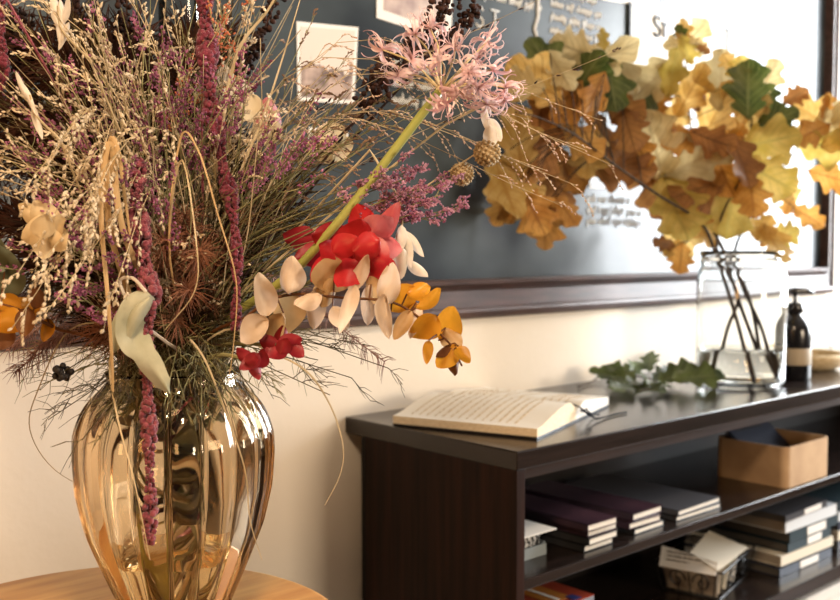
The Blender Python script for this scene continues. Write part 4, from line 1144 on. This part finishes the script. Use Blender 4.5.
tassel([at(203, -30, .95), at(206, 30, .95), at(210, 90, .94), at(222, 160, .93), at(234, 220, .92), at(237, 280, .915), at(235, 330, .91)], [24, 26, 26, 24, 22, 20, 16, 15, 13],
       'maroon amaranth tassel falling from the top of the bouquet towards the vase neck', maroon_m)
tassel([at(-4, -20, .95), at(0, 20, .95), at(2, 60, .95), at(0, 90, .95)], [16, 18, 18, 14], 'maroon amaranth tassel at the outermost edge of the bouquet', maroon_m)
tassel([at(222, 170, .96), at(214, 140, .97), at(208, 110, .98)], [16, 20, 16], 'short maroon amaranth spike beside the long hanging tassel', maroon_m)

# 8 pink flower head on a thick green stem
hc = at(441, 90, .92); bot, top = vc + V((-.02, .0, .02)), NECK + V((.004, .012, 0))
low = at(303, 262, .93)
fl = thing('allium', bot, 'dusty pink spidery flower head on a thick pale green stem leaning towards the chalk letters', 'flower')
sp = bez([bot, top, low, hc], 30)
build('stem', MB().tube(sp, [.0030 + .0012 * min(1, i / 12) for i in range(len(sp))], 10), green_stem, fl, smooth=True)
sd = (hc - low).normalized()
pm = MB(); flor = []
rgf = random.Random(8)
for (x, y, dz) in [(383, 50, .02), (415, 35, .03), (398, 75, -.01), (412, 60, -.02), (430, 28, .0), (455, 48, -.03), (476, 60, -.02), (487, 42, .01), (492, 70, .0), (478, 88, -.03), (505, 88, .0), (460, 92, -.03), (446, 105, -.02), (486, 104, -.01), (505, 100, .02), (470, 72, -.045), (440, 60, -.04)]:
    e = at(x, y, .92 + dz); d = (e - hc).normalized()
    q = bez([hc, hc.lerp(e, .55) + sd * .006, e], 6); pm.tube(q, taper(len(q), .0011, .0008), 5); flor.append((e, d))
pm.ball(hc, .005, 10, 8)
build('umbel', pm, cream_ped, fl, smooth=True)
for e, d in flor:
    mb = MB()
    for k in range(15):
        o = rdir(d, rgf.uniform(.9, 2.0)); L = rgf.uniform(.018, .030); cu = rgf.uniform(1.8, 5.0) * rgf.choice((1, 1, -1)); rows = []; c = e.copy(); ax = d.cross(o).normalized(); h = o.copy(); NS = 12; dr = rgf.uniform(-.3, .3)
        for i in range(NS + 1):
            u = i / NS; w = .0013 * math.sin(PI * min(1, .2 + u * .8)) + .0003
            rows.append([c - ax * w, c + h.cross(ax) * .0005, c + ax * w])
            h = Matrix.Rotation(cu / NS * (.3 + 1.4 * u), 3, ax) @ h; c = c + (h + ax * dr) * (L / NS)
        mb.grid(rows)
    for k in range(4):
        o = rdir(d, .5); mb.tube([e, e + o * .012, e + o * .018 + d * .004], [.0005, .0004, .0003], 3)
    build('floret', mb, nerine_m, fl, smooth=True)

# 9 petalled leaves : generic cupped petal
def petal(mb, base, dv, nrm, L, W, cup=.3, bend=.3, tipw=.5, wav=.0, ph=0, NU=10, NVV=7):
    t = V(dv).normalized(); n = (V(nrm) - t * V(nrm).dot(t)).normalized(); s = t.cross(n); rows = []
    for i in range(NU + 1):
        u = i / NU; w = W * .5 * (math.sin(PI * (u ** tipw) * .97 + .03) ** .7 if 0 < u < 1 else .06)
        row = []
        for j in range(NVV):
            v = -1 + 2 * j / (NVV - 1)
            z = bend * L * u * u - cup * W * .5 * v * v * math.sin(PI * min(1, u + .1)) + wav * L * math.sin(7 * u + 3 * v + ph)
            row.append(V(base) + t * L * u + s * w * v + n * z)
        rows.append(row)
    mb.grid(rows); return mb

def flower_of(petals, label, name, d0, m, group=None, cat='flower', stem_m=olive_st, entry=None):
    c = at(*entry, d0); bot, top = root(); p = [bot] + bez([bot.lerp(top, .5), top, top.lerp(c, .5) + V((0, 0, .015)), c], 14)
    t = thing(name, p[0], label, cat, group)
    build('stem', MB().tube(p, .0018, 6), stem_m, t)
    for q in petals:
        x, y, ln, wd_, an, dz = q[:6]; mm = q[6] if len(q) > 6 else m
        L = ln / F * (d0 + dz); W = wd_ / F * (d0 + dz); cc = at(x, y, d0 + dz)
        dv = (img_dir(an) + TOC(cc) * B.uniform(-.2, .35)).normalized(); nr = (TOC(cc) + img_dir(B.uniform(0, 360)) * B.uniform(.15, .55)).normalized()
        mb = MB(); petal(mb, cc - dv * L * .5, dv, nr, L, W, B.uniform(.3, .6), B.uniform(-.1, .3), .75, .025, B.uniform(0, 6))
        build('petal', mb, mm, t, smooth=True)
    return t
flower_of([(356, 238, 44, 40, 80, -.02), (338, 255, 44, 36, 150, -.01), (372, 258, 46, 40, -40, -.025), (330, 238, 38, 34, 170, .01), (378, 228, 40, 30, 40, -.02, pinkred_m), (388, 222, 44, 20, 60, -.01, pinkred_m), (350, 272, 44, 36, 240, -.02),
           (382, 272, 36, 30, 300, -.02), (362, 222, 36, 32, 100, .0), (316, 254, 40, 30, 190, .02, darkred_m), (345, 245, 30, 26, 30, -.035), (366, 246, 30, 28, 200, -.038), (300, 240, 36, 28, 160, .03, darkred_m), (384, 248, 36, 30, -10, -.01, pinkred_m), (325, 270, 36, 30, 220, .0)],
          'bright red dried hydrangea bloom under the thick green stem', 'hydrangea', .92, red_m, entry=(350, 255))
flower_of([(290, 342, 26, 18, 20, -.01), (276, 350, 26, 20, 200, .0), (296, 350, 22, 16, -40, -.01), (282, 336, 24, 16, 100, .01), (268, 342, 22, 16, 150, .0), (284, 346, 18, 16, 60, -.015)],
          'dark red dried bloom below the cream eucalyptus leaves', 'hydrangea', .90, darkred_m, entry=(280, 345))
flower_of([(250, 362, 24, 16, 220, -.01), (262, 358, 22, 16, 60, .0), (244, 356, 22, 14, 130, .0), (256, 370, 20, 14, 280, .0), (252, 360, 16, 14, 10, -.015)],
          'small dark red dried bloom just above the shoulder of the vase', 'hydrangea', .895, darkred_m, entry=(252, 360))
flower_of([(45, 216, 40, 30, 120, .0), (52, 228, 40, 34, 20, -.01), (38, 232, 38, 32, 200, -.01), (46, 242, 36, 30, 260, -.012), (56, 240, 30, 26, 320, -.015), (44, 226, 26, 24, 80, -.025), (34, 214, 34, 22, 150, .01)],
          'cream dried rose among the drooping grasses', 'dried_rose', .84, petal_cream, entry=(45, 228))
flower_of([(210, 90, 30, 24, 20, 0, white_pod), (238, 92, 34, 26, 200, 0, white_pod), (250, 108, 30, 26, 280, .0, petal_cream), (225, 78, 30, 20, 100, .01, white_pod)],
          'pale papery bloom behind the purple sea lavender in the middle', 'papery_flower', 1.0, white_pod, entry=(230, 95))
flower_of([(330, 138, 40, 34, 20, 0, petal_cream), (322, 148, 36, 34, 200, 0, petal_cream), (340, 150, 30, 30, 300, .0, petal_cream), (270, 115, 36, 30, 100, 0.02, pinkred_m), (268, 132, 30, 30, 260, .02, petal_cream)],
          'faded blush bloom under the pinned photo', 'papery_flower', 1.02, petal_cream, entry=(322, 145))

# 10 eucalyptus
def euca(path, leaves, label, d0):
    P_ = bez([at(x, y, d0 + dz) for x, y, dz in path], 30); bot, top = root()
    S = [bot] + bez([bot.lerp(top, .5), top, top.lerp(P_[0], .5) + V((0, 0, .012)), P_[0]], 10)
    t = thing('eucalyptus_branch', S[0], label, 'branch')
    sm = MB().tube(S + P_[1:], taper(len(S) + len(P_) - 1, .0019, .0009), 6)
    L_ = []
    for (x, y, ln, wd_, an, m) in leaves:
        cc0 = near(P_, at(x, y, d0)); dd = (cc0 - CAM).dot(DV) + B.uniform(-.02, .012); L = ln / F * dd; W = wd_ / F * dd; c = at(x, y, dd)
        dv = (img_dir(an) + TOC(c) * B.uniform(-.2, .3)).normalized(); nr = (TOC(c) + img_dir(B.uniform(0, 360)) * B.uniform(.2, .6)).normalized()
        b = c - dv * L * .5; sm.tube([near(P_, b), b], .0008, 4, cap=False); mb = MB(); petal(mb, b, dv, nr, L, W, B.uniform(.25, 1.3) * B.choice((1, 1, -1)), B.uniform(-.35, .45), B.uniform(.65, 1.0), B.uniform(.01, .05), B.uniform(0, 6), 12, 7)
        L_.append((mb, m))
    build('stem', sm, MATS['brown_leaf'], t, smooth=True)
    for mb, m in L_:
        o = build('leaf', mb, m, t, smooth=True); o['label'] = {'cream_leaf': 'cream dried leaf', 'tan_leaf': 'tan dried leaf', 'orange_leaf': 'orange leaf', 'brown_leaf': 'dark brown leaf', 'deep_green_leaf': 'dark green leaf'}[m.name]
c_, t_, o_, br_ = cream_leaf, tan_leaf, orange_leaf, brown_leaf
euca([(245, 318, 0), (270, 300, 0), (300, 294, 0), (345, 298, -.01), (392, 302, -.02), (425, 322, -.02), (450, 344, -.02), (462, 366, -.02)], [
    (261, 294, 46, 24, 105, c_), (289, 275, 38, 28, 85, c_), (287, 314, 44, 34, 250, t_), (254, 330, 36, 28, 215, c_), (279, 330, 36, 24, 255, t_), (331, 274, 36, 40, 80, t_), (316, 308, 44, 20, 265, c_), (308, 300, 30, 20, 200, c_),
    (329, 292, 32, 24, 250, t_), (347, 308, 50, 16, 250, c_), (361, 274, 44, 17, 55, c_), (369, 306, 44, 18, 265, c_), (388, 284, 44, 24, 80, c_), (386, 316, 44, 18, 270, c_), (340, 318, 28, 20, 300, c_), (402, 298, 36, 30, 50, o_), (418, 290, 24, 20, 20, o_),
    (429, 299, 32, 16, 35, o_), (402, 326, 36, 16, 240, t_), (414, 322, 34, 14, 255, c_), (411, 312, 22, 18, 240, o_), (425, 328, 34, 30, 230, o_), (448, 324, 38, 30, 60, o_), (452, 339, 26, 22, 300, t_), (428, 352, 24, 11, 265, o_), (446, 356, 30, 24, 230, o_), (457, 363, 24, 14, 275, br_), (463, 356, 22, 15, 310, o_), (446, 350, 26, 14, 200, br_), (375, 290, 30, 22, 110, t_)],
     'eucalyptus branch with cream leaves turning orange at its drooping tip', .91)
euca([(60, 330, .02), (35, 318, 0), (15, 308, 0), (-15, 300, 0)], [
    (3, 272, 60, 46, 95, deepgreen_leaf), (-12, 252, 50, 40, 130, deepgreen_leaf), (22, 308, 40, 26, 10, o_), (6, 322, 34, 26, 200, o_), (26, 322, 30, 20, 260, br_), (8, 304, 30, 20, 160, o_), (45, 330, 24, 14, 260, o_), (8, 338, 26, 20, 250, br_), (36, 298, 24, 18, 80, br_), (-8, 315, 30, 24, 180, o_)],
     'low eucalyptus sprig with one dark green leaf and small orange leaves', .88)

# 11 pale curled leaf in front of the tassel
bot, top = root()
pl0 = at(146, 292, .865)
t = thing('curled_leaf', bot, 'pale sage green curled leaf hanging in front of the maroon tassel', 'leaf')
build('stem', MB().tube([bot] + bez([bot.lerp(top, .5), top, at(150, 330, .885), at(120, 285, .868), at(132, 278, .864), pl0], 22), .0016, 6), white_pod, t)
rows = []
pa = bez([at(150, 294, .866), at(136, 310, .862), at(133, 335, .860), at(143, 352, .862), at(156, 372, .866), at(170, 394, .868)], 30)
for i, q in enumerate(pa):
    u = i / (len(pa) - 1)
    w = (13 + 27 * math.sin(min(1, u / .62) * PI) ** 1.0 * (1 if u < .62 else 0) + (9 * math.sin((u - .45) / .55 * PI) if u > .45 else 0)) * (1 if u < .9 else (1 - u) / .1 + .08) / F * .865
    d = (pa[min(i + 1, len(pa) - 1)] - pa[max(0, i - 1)]).normalized(); n = TOC(q); s = d.cross(n).normalized()
    tw = 1.3 * math.sin(u * 4.6 + .2); row = []
    for j in range(9):
        v = -1 + j / 4; a = v * w * .55
        row.append(q + (s * math.cos(tw * .55) + n * math.sin(tw * .55)) * a + n * (.007 * (1 - abs(v)) * math.cos(u * 7) - .010 * v * v * (1 - u)))
    rows.append(row)
blade = MB().grid(rows)
rows = []
pb2 = bez([at(150, 298, .863), at(133, 312, .858), at(121, 332, .858), at(114, 353, .862)], 18)
for i, q in enumerate(pb2):
    u = i / (len(pb2) - 1); w = (10 + 16 * math.sin(PI * min(1, u * 1.05)) ** .8 * (1 - .35 * u)) * (1 if u < .85 else (1 - u) / .15 + .06) / F * .86
    d = (pb2[min(i + 1, len(pb2) - 1)] - pb2[max(0, i - 1)]).normalized(); n = TOC(q); s_ = d.cross(n).normalized()
    rows.append([q + s_ * (v * w * .55) + n * (.004 * math.cos(3 * v + 4 * u) - .006 * v * v) for v in (-1, -.6, -.25, 0, .25, .6, 1)])
blade.grid(rows)
build('blade', blade, sage_leaf, t, smooth=True)

# 12 round seed pods and drooping lily
def pod(x, y, d, r_, label):
    c = at(x, y, d); bot, top = root(); p = [bot] + bez([bot.lerp(top, .5), top, top.lerp(c, .45) + V((0, 0, .01)), c + V((0, 0, -.002)) - RV * r_], 18)
    t = thing('seed_pod', p[0], label, 'seed pod', 'round seed pods'); build('stem', MB().tube(p, taper(len(p), .0013, .0008), 5), straw, t)
    mb = MB().ball(c, r_ * .85, 14, 10)
    for i in range(90):
        th = math.acos(1 - 2 * (i + .5) / 90); a = i * 2.4; e = V((math.sin(th) * math.cos(a), math.sin(th) * math.sin(a), math.cos(th)))
        mb.seed(c + e * r_ * .75, e, r_ * .36, r_ * .15, 4)
    build('pod', mb, pod_m, t, smooth=True)
pod(487, 153, .94, .0125, 'round brown seed pod below the pink flower head')
pod(462, 174, .95, .0110, 'round brown seed pod before the dark blackboard above the sea lavender')
def husk(path, petals, label, name='lily_husk'):
    P_ = bez([at(*q) for q in path], 14); bot, top = root()
    S = [bot] + bez([bot.lerp(top, .5), top, top.lerp(P_[0], .5) + V((0, 0, .01)), P_[0]], 12)
    t = thing(name, S[0], label, 'dried flower'); build('stem', MB().tube(S + P_[1:], .0011, 5), straw, t)
    for (x, y, ln, wd_, an, d) in petals:
        c = at(x, y, d); L = ln / F * d; dv = (img_dir(an) + TOC(c) * B.uniform(-.2, .2)).normalized()
        mb = MB(); petal(mb, c - dv * L * .5, dv, (TOC(c) + img_dir(B.uniform(0, 360)) * .5).normalized(), L, wd_ / F * d, .9, B.uniform(-.2, .2), .8, .01)
        build('petal', mb, white_pod, t, smooth=True)
husk([(370, 150, .95), (388, 180, .94), (401, 205, .93), (402, 230, .93)], [(396, 252, 38, 12, 255, .93), (406, 250, 38, 12, 285, .925), (413, 244, 34, 10, 310, .93), (418, 268, 26, 12, 325, .93), (403, 264, 32, 13, 268, .92), (400, 240, 30, 12, 265, .92), (394, 275, 30, 14, 268, .925)], 'drooping cream lily husk hanging beside the red hydrangea')
husk([(445, 125, .95), (470, 112, .94), (484, 106, .94)], [(487, 120, 30, 9, 280, .94), (495, 130, 26, 14, 295, .94), (491, 136, 24, 16, 275, .935)], 'white papery husk hanging under the pink flower head', 'papery_husk')
husk([(90, 60, .9), (62, 30, .9), (58, 6, .9)], [(60, 22, 46, 9, 270, .9), (55, 8, 36, 9, 100, .9), (64, 36, 30, 7, 250, .9), (66, 10, 30, 8, 70, .9)], 'pale ragged husk high in the straw grasses', 'papery_husk')
husk([(60, 140, .88), (36, 115, .87), (30, 95, .87)], [(28, 98, 46, 7, 300, .87), (38, 122, 36, 8, 285, .87), (22, 86, 30, 6, 115, .87)], 'pale tan husk strip at the outer side of the straw grasses', 'papery_husk')
bs = at(63, 372, .90)
bot, top = root(); p = [bot] + bez([bot.lerp(top, .5), top, top.lerp(bs, .5) + V((0, 0, .03)), bs], 12)
t = thing('berry_head', p[0], 'small black dried berry head low before the cream wall', 'seed head'); build('stem', MB().tube(p, .0007, 4), twig_m, t)
mb = MB()
for i in range(16): mb.ball(bs + V((B.uniform(-1, 1), B.uniform(-1, 1), B.uniform(-1, 1))) * .006, .0032, 6, 5)
build('berry_cluster', mb, black_berry, t, smooth=True)

# 13 long ribbon blades
def ribbon(pts, w, label, m=straw):
    bot, top = root(); P_ = bez([bot, bot.lerp(top, .6), top] + [at(*q) for q in pts], 54); rows = []
    for i, q in enumerate(P_):
        u = i / (len(P_) - 1); d = (P_[min(i + 1, len(P_) - 1)] - P_[max(0, i - 1)]).normalized(); n = TOC(q); s = d.cross(n).normalized(); ww = w * .5 / F * .9 * (1 - .75 * max(0, u - .5) * 2 * .9)
        rows.append([q - s * ww, q + n * ww * .5, q + s * ww])
    o = build('ribbon_grass', MB().grid(rows), m, smooth=True); tag(o, label, 'dried grass', 'long grass blades')
tanb = mat('tan_blade', (.50, .33, .15), .6, .3, (.64, .46, .25), 20, transl=.25)
ribbon([(130, 250, .87), (112, 148, .86), (104, 165, .85), (101, 215, .845), (108, 300, .845), (112, 360, .85), (113, 392, .855)], 6, 'tan grass blade folding over and hanging straight past the pale leaf', tanb)
ribbon([(112, 240, .87), (110, 145, .865), (118, 150, .86), (124, 190, .86), (130, 235, .865)], 6, 'short tan grass blade folded beside the long hanging one', tanb)
ribbon([(170, 260, .9), (180, 140, .88), (198, 150, .87), (218, 215, .865), (236, 280, .865), (234, 340, .87), (228, 385, .875)], 2, 'tan grass blade arching over the rust plumes down to the vase shoulder', tanb)
ribbon([(170, 230, .9), (182, 160, .87), (196, 240, .86), (195, 290, .86), (165, 330, .87)], 2, 'thin curling grass blade in front of the rust plumes', straw)
ribbon([(225, 330, .93), (262, 348, .92), (305, 370, .92), (330, 405, .93), (343, 445, .94), (340, 475, .95), (325, 505, .96)], 2.2, 'thin pale blade drooping in front of the sideboard shadow', straw)
ribbon([(190, 340, .9), (205, 360, .88), (225, 410, .87), (245, 470, .87), (250, 520, .88), (262, 560, .89)], 2, 'thin pale blade trailing down over the vase shoulder', straw)
ribbon([(130, 340, .9), (110, 360, .88), (118, 420, .872), (134, 480, .87), (150, 560, .88)], 2.4, 'pale blade trailing beside the hanging maroon tassel', straw)
ribbon([(120, 330, .92), (70, 330, .93), (38, 390, .94), (30, 430, .95), (55, 470, .96), (110, 500, .97)], 1.6, 'fine pale blade looping low against the cream wall', straw)
ribbon([(215, 180, .95), (235, 60, .95), (268, 10, .95), (290, -30, .95)], 4.5, 'straight straw blade rising at the top beside the pinned photo', straw)
ribbon([(230, 200, .95), (262, 120, .95), (282, 60, .96), (300, 0, .96)], 3.2, 'straight straw blade crossing in front of the pinned photo', straw)

# ------------------------------------------------------------------ clear glass pendant behind the bouquet
pcn = at(180, 0, 1.27)
gl = thing('pendant_lamp', (pcn.x, pcn.y, 1.37), 'clear glass tube pendant lamp hanging behind the top of the bouquet', 'lamp')
zb_ = at(180, 46, 1.27).z
build('glass_shade', MB().lathe([(.026, zb_), (.027, zb_ + .002), (.027, zb_ + .20), (.012, zb_ + .22), (.010, zb_ + .22), (.0245, zb_ + .198), (.0245, zb_ + .002), (.026, zb_)], (pcn.x, pcn.y, 0), 32), clear, gl, smooth=True)
build('lamp_holder', MB().lathe([(.009, zb_ + .16), (.012, zb_ + .165), (.012, zb_ + .2195), (.009, zb_ + .23)], (pcn.x, pcn.y, 0), 20), black_cl, gl, smooth=True)
build('bulb', MB().lathe([(.0, zb_ + .085), (.010, zb_ + .092), (.015, zb_ + .11), (.012, zb_ + .13), (.008, zb_ + .159), (0, zb_ + .1595)], (pcn.x, pcn.y, 0), 20), clear, gl, smooth=True)
build('cord', MB().tube([(pcn.x, pcn.y, zb_ + .23), (pcn.x, pcn.y, ZC)], .003, 8), black_cl, gl)

# ------------------------------------------------------------------ render look
SC.view_settings.view_transform = 'Standard'
SC.view_settings.look = 'None'
SC.view_settings.gamma = 1
SC.view_settings.exposure = 0.7
SC.cycles.use_denoising = True
SC.cycles.max_bounces = 14
SC.cycles.transmission_bounces = 14
SC.cycles.transparent_max_bounces = 8
SC.cycles.glossy_bounces = 5
SC.cycles.diffuse_bounces = 4
SC.cycles.sample_clamp_indirect = 6
SC.cycles.blur_glossy = .5
